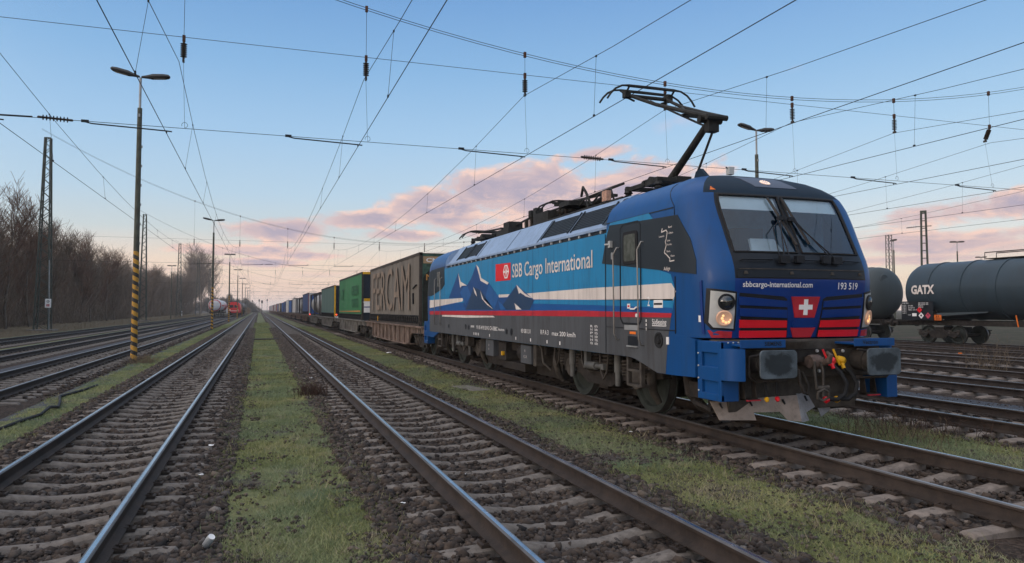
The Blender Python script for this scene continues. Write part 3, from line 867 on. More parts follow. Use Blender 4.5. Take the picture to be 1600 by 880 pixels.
lp([(1.60, 1.88), (1.58, 1.72), (5, 1.755), (16, 1.725), (E_, 1.72), (E_, 1.98), (12, 1.98), (7.3, 2.0), (4.5, 1.955)], 4, 2)
lp([(1.56, 1.93), (1.585, 1.80), (4, 1.85), (8, 1.92), (8, 1.99), (4.5, 1.955)], 0, 3)
lp([(1.60, 1.72), (1.62, 1.655), (5.0, 1.642), (16, 1.605), (E_, 1.60), (E_, 1.72), (16, 1.728), (5.0, 1.757)], 2, 4)
lp([(10.4, 1.612), (16.0, 1.597), (16.0, 1.547), (13, 1.535), (10.2, 1.575)], 3, 4)
lp([(1.60, 2.165), (1.47, 2.04), (1.56, 1.905), (4.5, 1.955), (7.32, 2.0), (9.9, 2.02), (9.9, 2.155), (7.86, 2.14), (4.5, 2.168)], 3, 3)
lp([(E_, 2.11), (13.29, 2.12), (13.44, 2.02), (E_, 1.83)], 3, 3)
lp([(15.11, 2.14), (13.94, 2.9), (13.76, 2.75), (13.61, 2.49), (12.92, 2.49), (12.48, 2.67), (11.95, 3.04), (11.53, 2.66), (10.75, 2.48), (9.86, 2.08), (9.2, 2.08), (8.52, 2.36), (7.32, 1.98), (7.65, 1.77), (13.03, 1.77), (13.32, 1.9), (13.2, 2.12)], 5, 4)
lp([(13.03, 1.772), (12.2, 2.42), (11.53, 2.3), (10.29, 1.772)], 6, 5)
lp([(9.86, 1.77), (8.5, 2.34), (8.25, 2.16), (7.39, 1.985), (7.62, 1.772)], 6, 5)
lp([(10.75, 2.46), (9.9, 2.09), (10.29, 1.775), (11.13, 2.0)], 7, 5)
lp([(13.7, 2.3), (13.3, 2.44), (12.9, 2.46), (12.5, 2.2), (13.1, 1.9)], 7, 5)
lp([(9.3, 1.775), (9.6, 1.9), (9.95, 2.0), (9.75, 1.775)], 7, 6)
for pl in ([(13.94, 2.9), (13.63, 2.62), (12.92, 2.48), (13.51, 2.49), (13.69, 2.43)], [(11.95, 3.04), (11.69, 2.94), (11.45, 2.64), (10.75, 2.49), (10.87, 2.44), (11.53, 2.57), (11.65, 2.72)],
           [(8.52, 2.36), (7.96, 2.15), (7.48, 2.03), (7.86, 2.07), (8.25, 2.17), (8.35, 2.14)], [(12.24, 2.42), (11.96, 2.27), (11.88, 2.14), (12.1, 2.24)],
           [(11.55, 2.3), (11.23, 2.05), (10.33, 1.78), (10.89, 1.9), (11.38, 2.07)], [(8.67, 1.93), (8.17, 1.775), (8.56, 1.775)]):
    lp(pl, 3, 6)
lp([(3.62, 3.24), (3.75, 3.03), (3.92, 2.59), (0.94, 2.27), (0.93, 2.47), (1.39, 3.18), (1.6, 3.16)][0:3] + [(1.62, 2.34), (1.62, 3.155)], 10, 4)
lay.build('livery', LM, loco, fix=False)
# the dark window panel running round to the cab corner
b = MB()
def sidecurve(u, z, off=0.0):
    """side of the cab by distance y from the buffers"""
    x1, y1, y0 = xs_(z), ys_(z), yf(z)
    if u >= y1: return (-x1 - off, u, z)
    t = (u - y0) / (y1 - y0); t = max(0.0, min(1.0, t))
    a = (1 - (1 - t) ** 4.5) ** (1 / 4.5)
    return nose(-a, z, off)
drape(b, [(3.62, 3.235), (3.75, 3.03), (3.92, 2.59), (0.98, 2.27), (0.99, 2.47), (1.12, 2.78), (1.42, 3.16), (1.6, 3.165)], sidecurve, -0.001, 0.0075, 0, 0.14)
b.build('window_panel', 'anthracite', loco, smooth=30)
# other side: the plain base of the same livery
b = MB()
for (z0, z1, m, d) in ((1.002, 1.60, 0, .002), (1.60, 1.73, 1, .003), (1.90, 2.13, 2, .003)):
    b.add([(1.5 + d, 1.7, z0), (1.5 + d, LEN - 1.7, z0), (1.5 + d, LEN - 1.7, z1), (1.5 + d, 1.7, z1)], [(0, 1, 2, 3)], m)
b.build('livery', ['skirt', 'red_dull', 'cream'], loco, fix=False)

b = MB()
drape(b, [(3.74, 3.275), (1.55, 3.275), (1.55, 3.292), (3.74, 3.292)], sidecurve, 0, .006, 0, .3)
b.build('cab_seam', 'black', loco)
b = MB()
pts = []
for z in np.linspace(2.9, 3.92, 16):
    u_ = float(np.interp(z, [2.9, 3.3, 3.92], [1.47, 1.52, 2.25])); a_ = 1.0
    p = sidecurve(u_, z, .002); pts.append(p)
b.tube([sidecurve(1.49, 1.44, .0), sidecurve(1.49, 2.26, .0)], .006, 5); b.tube(pts, .006, 5)
b.build('cab_seam', 'black', loco)
b = MB()
def rearcurve(y, z, off=0.0):
    p = sidecurve(LEN - y, z, off); return (p[0], LEN - p[1], p[2])
drape(b, [(15.75, 3.20), (15.68, 2.60), (16.1, 2.45), (17.6, 2.25), (18.3, 2.27), (18.25, 2.6), (18.0, 3.1), (17.6, 3.16)], rearcurve, 0, .0085, 0, .14)
b.build('window_panel', 'anthracite', loco, smooth=30)
b = MB(); b.px([(16.25, 2.55), (16.70, 2.55), (16.70, 3.05), (16.25, 3.05)], -1.52, -1.5); b.build('window', mat('rear side pane', (0.10, 0.11, 0.11), .15), loco)
for y in (16.05, 16.88):
    b = MB(); b.tube([(-1.50, y, 2.85), (-1.57, y, 2.8), (-1.57, y, 1.3), (-1.50, y, 1.25)], .0135, 7); b.build('handrail', 'steel', loco, smooth=50)
for y in (7.42, 10.35, 13.0):
    b = MB(); b.add([side(y, 1.60, .0095), side(y + .012, 1.60, .0095), side(y + .012, 3.115, .0095), side(y, 3.115, .0095)], [(0, 1, 2, 3)]); b.build('panel_seam', 'mountain_dark', loco, fix=False)
# ---- lettering on the side
def sl(off):
    return lambda u, v: side(-u, v, off)
b = MB()
lettering(b, 'SBB Cargo International', -8.83, 2.545, 4.52, 0.325, sl(.010), 0, bold=0.008)
b.build('lettering', 'cream', loco, fix=False)
b = MB()
b.add([side(10.16, 2.94, .004), side(8.96, 2.915, .004), side(8.96, 2.49, .004), side(10.16, 2.50, .004)], [(0, 1, 2, 3)], 0)
cy, cz = 9.31, 2.71
def em(poly, m, d):
    b.add([side(cy - u * .235, cz + v * .165, d) for u, v in poly], [tuple(range(len(poly)))], m)
em([(-1, 0), (-.45, 1), (.45, 1), (1, 0), (.45, -1), (-.45, -1)], 1, .007)
em([(-.42, .13), (-.72, .13), (-.28, .80), (.02, .80), (-.30, .22)], 0, .010)
em([(-.42, -.13), (-.30, -.22), (.02, -.80), (-.28, -.80), (-.72, -.13)], 0, .010)
em([(.42, .13), (.72, .13), (.28, .80), (.10, .80), (.36, .22)], 0, .010)
em([(.42, -.13), (.36, -.22), (.10, -.80), (.28, -.80), (.72, -.13)], 0, .010)
em([(-.07, .55), (.07, .55), (.07, -.55), (-.07, -.55)], 0, .010)
b.build('emblem', ['red', 'white'], loco, fix=False)
for (body, y, z, w, h) in (('91 85 4193 519-3 CH-SBBC', 11.9, 1.235, 1.9, .10), ('www', 12.5, 1.26, .36, .10), ('Vectron', 9.95, 1.24, .5, .07), ('REV SBB 12.18', 8.2, 1.24, .62, .09), ('R P A 3', 6.95, 1.24, .45, .10), ('max 200 km/h', 6.3, 1.24, 1.2, .09),
                           ('Südleasing', 2.17, 1.545, .42, .085), ('2', 2.31, 1.83, .07, .15)):
    b = MB(); lettering(b, body, -y, z, w, h, sl(.006), 0, bold=.004); b.build('lettering', 'white', loco, fix=False)
b = MB()
for k, (t, u) in enumerate((('R', '87t'), ('R+E', '84t'), ('P', '102t'), ('P+E', '160t'), ('H', '70t'), ('FB', '63t'))):
    lettering(b, t, -4.42, 1.45 - k * .062, .10, .042, sl(.006), 0, bold=.006)
    lettering(b, u, -4.24, 1.45 - k * .062, .13, .042, sl(.006), 0, bold=.006)
b.build('brake_table', 'white', loco, fix=False)
for y in (12.2, 12.05, 11.9, 11.74, 10.7, 8.6, 7.6, 6.6, 5.9):
    b = MB(); b.add([side(y, 1.06, .006), side(y - .05, 1.06, .006), side(y - .05, 1.13, .006), side(y, 1.13, .006)], [(0, 1, 2, 3)], 0); b.build('lifting_mark', 'white', loco, fix=False)
for (y, z) in ((2.37, 1.62), (2.37, 1.555), (2.37, 1.49)):
    b = MB(); b.add([side(y, z, .006), side(y - .03, z, .006), side(y - .03, z - .04, .006), side(y, z - .04, .006)], [(0, 1, 2, 3)], 0); b.build('socket_mark', 'white', loco, fix=False)
b = MB(); b.add([side(2.17, 1.52, .006), side(1.75, 1.52, .006), side(1.75, 1.532, .006), side(2.17, 1.532, .006)], [(0, 1, 2, 3)], 0); b.build('underline', 'white', loco, fix=False)
b = MB()                      # route diagram drawn on the dark window panel
pts = [(1.83, 3.00), (1.86, 2.945), (1.72, 2.965), (1.69, 2.93), (1.72, 2.83), (1.75, 2.79), (1.72, 2.74), (1.78, 2.63), (1.70, 2.585), (1.62, 2.53), (1.63, 2.49), (1.50, 2.495)]
def flat(y, z): return (-1.5 - .0105, y, z)
for p, q in zip(pts[:-1], pts[1:]):
    dy, dz = q[0] - p[0], q[1] - p[1]; L = math.hypot(dy, dz); ny, nz = -dz / L * .009, dy / L * .009
    b.add([flat(p[0] + ny, p[1] + nz), flat(q[0] + ny, q[1] + nz), flat(q[0] - ny, q[1] - nz), flat(p[0] - ny, p[1] - nz)], [(0, 1, 2, 3)])
for (t, y, z, w) in (('Basel', 1.66, 2.99, .10), ('Olten', 1.65, 2.90, .12), ('Luzern', 1.93, 2.87, .15), ('Göschenen', 1.70, 2.79, .09), ('Airolo', 1.70, 2.73, .13), ('Biasca', 1.71, 2.63, .10), ('Chiasso', 1.60, 2.555, .11)):
    lettering(b, t, -y, z, w, .028, lambda u, v: flat(-u, v), 0, bold=.01)
lettering(b, 'Adige', -1.80, 2.36, .18, .055, lambda u, v: flat(-u, v), 0, bold=.004)
b.build('route_diagram', 'cream', loco, fix=False)

# ---- cab door, handrails, mirror
door = MB()
def outline(poly, w, off, m=0, closed=True, mb=None):
    mb = mb or door
    n = len(poly)
    for i in range(n if closed else n - 1):
        p, q = poly[i], poly[(i + 1) % n]
        mb.bar(side(*p, off), side(*q, off), w, .008, m, hint=(1, 0, 0))
outline([(3.12, 3.20), (3.22, 3.13), (3.22, 1.62), (3.14, 1.545), (2.58, 1.545), (2.52, 1.60), (2.52, 3.14), (2.60, 3.20)], .026, .008)
outline([(3.78, 3.10), (3.78, 1.02)], .016, .006, closed=False)
outline([(1.50, 2.26), (1.50, 1.42)], .014, .004, closed=False)
outline([(3.78, 1.475), (1.5, 1.465)], .012, .006, closed=False)
dr = door.build('cab_door', 'black', loco)
w = MB()
def rrect(y0, z0, y1, z1, r, n=5):
    out = []
    for (cy_, cz_, a0) in ((y1 - r, z1 - r, 0), (y0 + r, z1 - r, 90), (y0 + r, z0 + r, 180), (y1 - r, z0 + r, 270)):
        for k in range(n):
            a = R(a0 + 90 * k / (n - 1)); out.append((cy_ + r * math.cos(a), cz_ + r * math.sin(a)))
    return out
w.px(rrect(2.60, 2.52, 3.10, 3.06, .07), -1.524, -1.495, 0)
w.build('window_frame', 'rubber', dr)
w = MB(); w.px(rrect(2.66, 2.57, 3.05, 3.01, .05), -1.529, -1.522, 0)
w.build('window', 'side_pane' if 'side_pane' in M else mat('reflecting side pane', (0.085, 0.095, 0.085), 0.15, var=0.3, scale=6), dr)
w = MB()
w.bar(side(2.82, 1.785, .035), side(2.68, 1.785, .035), .02, .025); w.bar(side(2.68, 1.785, .035), side(2.62, 1.81, .035), .02, .025); w.bar(side(2.62, 1.81, .04), side(2.62, 1.81, -.01), .02, .02)
w.lathe([(.03, 0), (.03, .04)], side(2.62, 1.68), (-1, 0, 0), 12)
w.build('door_handle', 'white', dr)
w = MB(); w.box(-1.512, 2.60, 1.44, -1.501, 3.08, 1.52); w.build('threshold', 'galv', dr)
for y, z0, z1 in ((3.31, 1.27, 2.82), (2.465, 1.21, 2.85)):
    w = MB()
    w.tube([side(y - .04, z1, .0), side(y - .04, z1, .05), side(y - .03, z1 - .05, .07), side(y + .02, z1 - .12, .085), side(y + .02, z1 - .2, .085), side(y + .0, z0 + .1, .085), side(y - .02, z0, .05), side(y - .02, z0, -.01)], .0135, 8)
    w.build('handrail', 'steel', loco, smooth=50)
w = MB(); w.box(-1.56, 3.50, 2.84, -1.50, 3.58, 2.96); w.tube([side(3.54, 2.9, .05), side(3.62, 2.9, .10)], .016, 8); w.build('side_camera', 'silver', loco, bevel=.012)
w = MB(); w.px(rrect(3.48, 2.64, 3.55, 2.76, .02), -1.516, -1.5); w.build('call_panel', 'galv', loco)
# openings and fittings of the grey skirt
w = MB()
for y0, z0, y1, z1 in ((2.63, 1.19, 2.97, 1.34),):
    w.px(rrect(y0, z0, y1, z1, .02), -1.507, -1.46, 0)
w.box(-1.53, 2.62, 1.165, -1.46, 2.98, 1.185, 1)
w.build('step_recess', ['black', 'galv'], loco)
w = MB(); w.box(-1.508, 2.70, 1.375, -1.5, 2.90, 1.415); w.build('label_plate', 'orange', loco)
w = MB()
for y, z, r in ((9.27, 1.235, .075), (8.90, 1.235, .085), (13.05, 1.27, .075), (12.72, 1.26, .075), (15.1, 1.25, .06)):
    w.lathe([(r, 0), (r, .03)], side(y, z, -.022), (-1, 0, 0), 18)
w.build('jacking_hole', 'black', loco)
w = MB(); w.lathe([(.12, 0), (.12, .02), (.09, .02), (.08, .008), (.055, .008), (.05, .03), (.02, .035)], side(1.97, 1.31), (-1, 0, 0), 22); w.build('filler_cap', 'rubber', loco, smooth=40)
for y, z, sy, sz, k in ((1.72, 1.31, .07, .11, 'white'), (2.93, 1.83, .10, .08, 'white'), (1.98, 1.86, .27, .12, 'white'), (0.93, 1.645, .06, .09, 'white')):
    w = MB()
    if y > 1.6: w.box(-1.509, y - sy / 2, z - sz / 2, -1.5, y + sy / 2, z + sz / 2)
    else: drape(w, [(y - sy / 2, z - sz / 2), (y + sy / 2, z - sz / 2), (y + sy / 2, z + sz / 2), (y - sy / 2, z + sz / 2)], sidecurve, 0, .006)
    w.build('notice_plate', k, loco)
w = MB(); w.box(-1.512, 1.86, 1.845, -1.508, 2.10, 1.875); w.box(-1.512, 2.90, 1.815, -1.508, 2.96, 1.845, 1); w.box(-1.507, .91, 1.625, -1.506, .92, 1.66)
w.build('notice_print', ['black', 'red'], loco)

# ---- front: panel, slats, shield, lamps
def fx(x, z, off=0.0): return nose_x(x, z, off)
b = MB()
drape(b, [(-1.09, 2.215), (1.09, 2.215), (1.10, 2.325), (-1.10, 2.325)], fx, 0, .012, 0)
drape(b, [(-1.07, 2.325), (1.07, 2.325), (1.07, 2.335), (-1.07, 2.335)], fx, .012, .02, 1)
for x in (-.98, -.25, .45, .98):
    drape(b, [(x - .03, 2.26), (x + .03, 2.26), (x + .015, 2.30), (x - .015, 2.30)], fx, .012, .03, 1)
b.build('front_grille', ['black', 'grime_light'], loco)
def slat(zl0, zl1, zr0, zr1, m, d=.022):
    for s in (-1, 1):
        b = MB()
        xi_t, xi_b = 0.33 - (2.0 - zr1) * .09, 0.33 - (2.0 - zr0) * .09
        drape(b, [(s * (1.085 - .10 * (2.1 - zl0)), zl0), (s * xi_b, zr0), (s * xi_t, zr1), (s * (1.085 - .10 * (2.1 - zl1)), zl1)], fx, .002, d, 0, .12)
        b.build('front_slat', m, loco)
for s in (-1, 1):
    b = MB(); drape(b, [(s * 1.06, 2.005), (s * .37, 1.955), (s * .31, 1.92), (s * .25, 1.39), (s * 1.0, 1.39)], fx, 0, .006, 0); b.build('slat_recess', 'black', loco)
slat(1.838, 1.955, 1.808, 1.895, 'deep_blue'); slat(1.688, 1.795, 1.66, 1.77, 'deep_blue')
slat(1.528, 1.635, 1.525, 1.622, 'red'); slat(1.39, 1.485, 1.39, 1.483, 'red')
b = MB()
drape(b, [(-.24, 1.955), (.24, 1.955), (.165, 1.665), (-.165, 1.665)], fx, 0, .022, 0)
drape(b, [(-.168, 1.66), (.168, 1.66), (.185, 1.525), (-.185, 1.525)], fx, 0, .020, 2)
drape(b, [(-.21, 1.52), (.21, 1.52), (.15, 1.385), (-.15, 1.385)], fx, 0, .018, 0)
for pl in ([(-.034, 1.70), (.034, 1.70), (.034, 1.92), (-.034, 1.92)], [(-.115, 1.776), (-.036, 1.776), (-.036, 1.844), (-.115, 1.844)], [(.036, 1.776), (.115, 1.776), (.115, 1.844), (.036, 1.844)]):
    drape(b, pl, fx, .02, .027, 1)
b.build('cross_shield', ['red_dull', 'white', 'deep_blue'], loco)
b = MB()
lettering(b, 'sbbcargo-international.com', -1.02, 2.085, 1.13, .075, lambda u, v: fx(u, v, .006), 0, bold=.012)
b.build('lettering', 'white', loco, fix=False)
b = MB()
lettering(b, '193 519', .565, 2.065, .37, .095, lambda u, v: fx(u, v, .006), 0, bold=.008)
b.build('lettering', 'white', loco, fix=False)
for s in (-1, 1):             # red corner patches under the lamps
    b = MB(); drape(b, [(s * .745, 1.385), (s * .745, 1.47), (s * .93, 1.49), (s * .90, 1.385)], lambda a, z, o=0.0: nose(a, z, o), 0, .006)
    b.build('corner_patch', 'red_dull', loco)
na = lambda a, z, o=0.0: nose(a, z, o)
for s in (-1, 1):
    h = MB()
    drape(h, [(s * .725, 1.49), (s * .905, 1.50), (s * .95, 1.60), (s * .945, 2.07), (s * .73, 2.02)], na, -.004, .012, 0, .05)
    hl = h.build('headlight', 'black', loco, smooth=30)
    h = MB()
    drape(h, [(s * .742, 1.515), (s * .895, 1.53), (s * .925, 1.60), (s * .922, 2.035), (s * .745, 1.995)], na, .008, .018, 0, .05)
    h.build('reflector', 'silver', hl, smooth=30)
    for (a, z, r, k) in ((.815, 1.88, .115, 'black'), (.825, 1.66, .11, 'lit')):
        o_ = Vector(nose(s * a, z, .018)); n_ = (Vector(nose(s * a, z, .118)) - o_).normalized()
        h = MB(); h.lathe([(r, 0), (r, .02), (r * .86, .026), (r * .5, .012), (0.004, .008)], o_, n_, 24, 0, caps=False)
        h.build('lamp', k if k == 'black' else mat('glowing reflector', (0.70, 0.42, 0.28), 0.4, metal=0.2, var=0.1, emit=0.10), hl, smooth=40)
        if k == 'lit':
            h = MB()
            c2 = o_ + Vector((s * -.035, 0, 0)) + n_ * .028
            for q in range(9):
                w_ = 2 * math.pi * q / 9
                ax_ = n_.cross(Vector((0, 0, 1))).normalized()
                h.lathe([(.018, 0), (.018, .006), (.003, .010)], c2 + ax_ * (.058 * math.cos(w_)) + Vector((0, 0, .058 * math.sin(w_))), n_, 10, 0)
            h.build('bulb', 'lit', hl)
        else:
            h = MB(); h.lathe([(r * .8, .0), (r * .75, .012), (r * .4, .03), (.004, .036)], o_ + n_ * .012, n_, 20, 0, caps=False); h.build('lens', 'clear', hl, smooth=60)
# top lamp on the hood
b = MB()
drape(b, [(-.30, 3.60), (-.42, 3.80), (.30, 3.80), (.46, 3.60)], fx, 0, .008, 0)
tl = b.build('top_light', mat('hood lamp glass', (0.075, 0.095, 0.135), 0.5, var=0.05), loco, smooth=30)
o_ = Vector(fx(-.03, 3.69, .008)); n_ = (Vector(fx(-.03, 3.69, .108)) - o_).normalized()
b = MB(); b.lathe([(.085, 0), (.085, .006), (.03, .008), (.025, .012), (.003, .012)], o_, n_, 24); b.build('lamp', mat('hood lamp ring', (0.8, 0.62, 0.52), 0.3, var=0.05, emit=0.10), tl)
b = MB()
ax_ = n_.cross(Vector((1, 0, 0))).normalized()
for q in range(12):
    w_ = 2 * math.pi * q / 12
    b.lathe([(.011, 0), (.011, .004), (.002, .006)], o_ + n_ * .009 + Vector((1, 0, 0)) * (.062 * math.cos(w_)) + ax_ * (.062 * math.sin(w_)), n_, 8)
b.build('bulb', 'lit_top', tl)
b = MB()
drape(b, [(-1.10, 3.515), (-1.02, 3.515), (-1.055, 3.575)], fx, 0, .005)
b.build('warning_triangle', 'orange', loco)
b = MB(); b.add([(-1.31, 3.72, 3.44), (-1.325, 3.99, 3.40), (-1.17, 3.80, 3.60)], [(0, 1, 2)]); b.v = [(x - .012, y, z + .006) for x, y, z in b.v]
b.build('warning_triangle', 'orange', loco, fix=False)
# mullion frame
b = MB()
for s in (-1, 1):
    outl = [(s * .026, 2.575), (s * .711, 2.575), (s * .711, 3.436), (s * .026, 3.436)]
    for i in range(4):
        p, q = outl[i], outl[(i + 1) % 4]
        pts = [nose(p[0] + (q[0] - p[0]) * t / 8, p[1] + (q[1] - p[1]) * t / 8, .004) for t in range(9)]
        b.tube(pts, .016, 6)
b.build('windscreen_seal', 'rubber', loco, smooth=50)
# cab interior seen through the glass
b = MB()
b.box(-1.25, 2.4, 2.0, 1.25, 2.45, 3.45, 0); b.box(-1.25, 1.3, 2.0, 1.25, 2.4, 2.05, 0); b.box(-1.22, 1.6, 3.46, 1.22, 2.4, 3.48, 0)
b.box(-1.30, 1.6, 2.05, -1.28, 2.4, 3.44, 0); b.box(1.28, 1.6, 2.05, 1.30, 2.4, 3.44, 0)
b.box(-1.05, 0.82, 2.36, 1.05, 1.45, 2.57, 1)
b.add([(-.5, 1.02, 2.56), (.1, 1.02, 2.56), (.1, 1.30, 2.84), (-.34, 1.30, 2.84)], [(0, 1, 2, 3)], 2)
b.add([(-.5, 1.04, 2.55), (.1, 1.04, 2.55), (.1, 1.34, 2.83), (-.34, 1.34, 2.83)], [(3, 2, 1, 0)], 2)
b.box(-.25, 1.75, 2.05, .25, 2.0, 3.05, 3); b.box(-.25, 1.55, 2.45, .25, 1.8, 2.55, 3)
b.build('cab_interior', ['interior', 'desk', 'blind', 'rubber'], loco)
for s in (-1, 1):
    b = MB()
    aa = [s * a for a in (.05, .2, .4, .6, .69)]
    b.grid([[(p[0], p[1] + .05, p[2]) for p in (nose(a, z) for a in aa)] for z in (3.22, 3.3, 3.38, 3.43)])
    b.build('sun_blind', 'blind', loco, fix=False)
# wipers
for s in (-1, 1):
    w = MB()
    base_ = Vector(fx(-.17 + s * .33, 2.47, .06)); elbow = Vector(fx(-.12 + s * .02 + (.0 if s < 0 else .02), 3.06, .055))
    if s < 0:
        base_ = Vector(fx(-.36, 2.46, .06)); elbow = Vector(fx(-.165, 3.07, .055)); top = Vector(fx(-.23, 3.40, .03)); bot = Vector(fx(-.02, 2.68, .03))
    else:
        base_ = Vector(fx(.55, 2.46, .06)); elbow = Vector(fx(.02, 3.06, .055)); top = Vector(fx(-.0, 3.42, .03)); bot = Vector(fx(.20, 2.70, .03))
        top = Vector(fx(.02, 3.40, .03))
    w.tube([base_, elbow], .011, 6)
    w.tube([base_ + Vector((.09 if s < 0 else -.10, 0, .02)), elbow + Vector((.05 * s, 0, .0))], .009, 6)
    if s < 0: w.tube([base_ + Vector((-.08, -.0, .03)), base_ + Vector((-.02, .2, .44)), elbow], .008, 6)
    w.bar(top, bot, .03, .035); w.cbox(*elbow, .10, .05, .06)
    w.cbox(base_.x, base_.y - .0, base_.z - .01, .15, .06, .11)
    w.build('windscreen_wiper', 'black', loco, bevel=.004)
b = MB()
for (x0, x1) in ((-1.02, -.52), (.68, 1.05), (-.18, .32)):
    b.tube([fx(x0, 2.45, .01), fx(x0 + .02, 2.45, .05), fx(x1 - .1, 2.45, .05), fx(x1, 2.47, .02)], .012, 6)
for x in (-.10, .36): b.cbox(*fx(x, 2.46, .05), .13, .07, .10)
b.build('windscreen_rail', 'black', loco, smooth=40)
b = MB()                      # vertical seam and grab strip at the cab corner
drape(b, [(0.88, 1.44), (0.915, 1.44), (0.915, 2.16), (0.88, 2.18)], sidecurve, 0, .02, 0)
b.build('corner_strip', 'deep_blue', loco)

# ---- buffers, coupling, steps, plough
for flip in (False, True):
    FY = (lambda y: LEN - y) if flip else (lambda y: y)
    sg = -1 if flip else 1
    b = MB(); b.box(-1.40, FY(.62), .82, 1.40, FY(.80), 1.36); b.box(-1.1, FY(.80), .35, 1.1, FY(.95), .9)
    b.build('buffer_beam', 'grime_light', loco, bevel=.01)
    for s in (-1, 1):
        b = MB()
        r = rrect(s * .875 - .29, .875, s * .875 + .29, 1.245, .06)
        b.prism(r, lambda x, z: (x, FY(0 + .012 * ((x - s * .875) / .29) ** 2 + .01 * ((z - 1.06) / .18) ** 2), z), lambda x, z: (x, FY(.045), z), 0)
        bf = b.build('buffer', 'buffer', loco, smooth=30, bevel=.008)
        b = MB(); b.lathe([(.13, 0), (.13, .25), (.155, .25), (.155, .55)], (s * .875, FY(.045), 1.06), (0, sg, 0), 22)
        b.py(rrect(s * .875 - .27, .885, s * .875 + .27, 1.225, .05), FY(.50), FY(.62))
        b.build('housing', 'grime_light', bf, smooth=35)
        b = MB(); b.tube([(s * .875 - s * .27, FY(.22), 1.22), (s * 1.19, FY(.22), 1.15), (s * 1.19, FY(.22), .90), (s * 1.10, FY(.22), .83), (s * .6, FY(.22), .83)], .018, 7); b.build('guard_bar', 'grime', bf, smooth=40)
        # blue foot plate above the buffer and blue step box beside it
        b = MB(); b.box(s * .58, FY(.26), 1.285, s * 1.30, FY(.70), 1.315, 0); b.box(s * .58, FY(.245), 1.262, s * 1.30, FY(.262), 1.372, 0)
        fp = b.build('foot_plate', 'blue', loco, bevel=.006)
        if not flip:
            b = MB(); lettering(b, 'SIEMENS' if s < 0 else 'Vectron', -.92 if s < 0 else .72, 1.292, .27, .055, lambda u, v: (u, .242, v), 0, bold=.018); b.build('lettering', 'black', fp, fix=False)
        if s < 0 or flip:
            b = MB()
            x0, x1 = s * 1.475, s * 1.20
            b.box(s * 1.43, FY(.43), .55, x1, FY(.98), 1.345, 0)
            for z0, z1 in ((.55, .64), (.81, 1.0), (1.19, 1.345)):
                b.box(x0, FY(.43), z0, s * 1.425, FY(.98), z1, 0)
            for y0, y1 in ((.43, .50), (.88, .98)):
                b.box(x0 + s * .001, FY(y0), .551, s * 1.424, FY(y1), 1.344, 0)
            b.build('step_box', 'blue', loco, bevel=.008)
            b = MB()
            cur = [(s * 1.475, .43)] + [(s * (1.475 - .22 * (1 - math.cos(t))), .43 - .26 * math.sin(t)) for t in np.linspace(0.1, 1.45, 8)] + [(s * 1.22, .43)]
            b.pz([(x, FY(y)) for x, y in cur], .84, 1.255)
            b.build('step_fairing', 'blue', loco, smooth=30)
            b = MB()
            for k in range(4): b.lathe([(.014, 0), (.012, .012), (.004, .016)], (s * 1.475, FY(.95), .66 + k * .17), (s, 0, 0), 8)
            for k in range(6): b.lathe([(.012, 0), (.010, .010), (.004, .014)], (s * 1.36 - s * k * .08, FY(.43), 1.33), (0, -sg, .5), 8)
            b.build('rivet', 'silver', loco)
        else:
            b = MB(); b.box(s * 1.25, FY(.35), .52, s * 1.44, FY(.8), .86); b.box(s * 1.40, FY(.43), .86, s * 1.44, FY(.8), 1.33); b.build('step_box', 'blue', loco, bevel=.008)
# screw coupling
b = MB()
b.box(-.10, .30, 1.0, .10, .7, 1.12); b.tube([(0, .4, 1.06), (0, .22, 1.05), (0, .10, 1.08), (0, .07, 1.16), (0, .13, 1.20)], [.05, .05, .045, .035, .02], 8)
b.lathe([(.085, 0), (.10, .03), (.10, .15), (.085, .18)], (-.16, .30, 1.06), (1, 0, 0), 16)
hk = b.build('coupling_hook', mat('coppery coupling casting', (0.10, 0.072, 0.060), 0.7, var=0.4, scale=12, bump=0.4), loco, smooth=40)
b = MB()
for s in (-1, 1):
    b.tube([(s * .05 - .10, .20, 1.07), (s * .07 - .10, .18, .95), (s * .06 - .10, .17, .78), (s * .05 - .10, .17, .70)], .017, 7)
b.tube([(-.15, .17, .72), (.05, .17, .72)], .028, 8); b.tube([(-.05, .17, .74), (-.05, .17, .60)], .02, 8)
b.tube([(-.14, .17, .58), (-.14, .16, .66), (-.05, .15, .70), (.04, .16, .66), (.04, .17, .58), (-.05, .18, .54), (-.14, .17, .58)], .018, 7)
b.build('coupling_screw', 'grime_light', hk, smooth=45)
b = MB()
b.tube([(-.36, .34, .98), (-.40, .22, .95), (-.42, .18, .80), (-.36, .17, .66), (-.30, .18, .64), (-.26, .2, .75), (-.27, .3, .92)], .022, 8)
b.build('coupling_loop', 'grime', loco, smooth=45)
for (x, k, rr_) in ((.24, 'red', 0), (.42, 'yellow', 1)):
    b = MB()
    b.lathe([(.035, 0), (.055, .02), (.055, .10), (.03, .13)], (x, .42, 1.08), (.4, -1, -.2), 12); b.bar((x - .07, .40, 1.22), (x - .03, .32, 1.0), .03, .02); b.lathe([(.03, 0), (.03, .08)], (x + .02, .33, 1.03), (0, -.4, -1), 10)
    ck = b.build('brake_cock', k, loco, smooth=40)
    b = MB()
    b.tube([(x + .02, .32, 1.0), (x + .10, .26, .90), (x + .16, .22, .76), (x + .13, .22, .62), (x + .02, .24, .54), (x - .10, .28, .55)], .032, 9)
    b.build('air_hose', 'rubber', ck, smooth=50)
    b = MB(); b.lathe([(.03, 0), (.045, .02), (.045, .06), (.02, .08)], (x - .10, .28, .55), (-1, 0, -.3), 10); b.build('hose_coupling', k, ck)
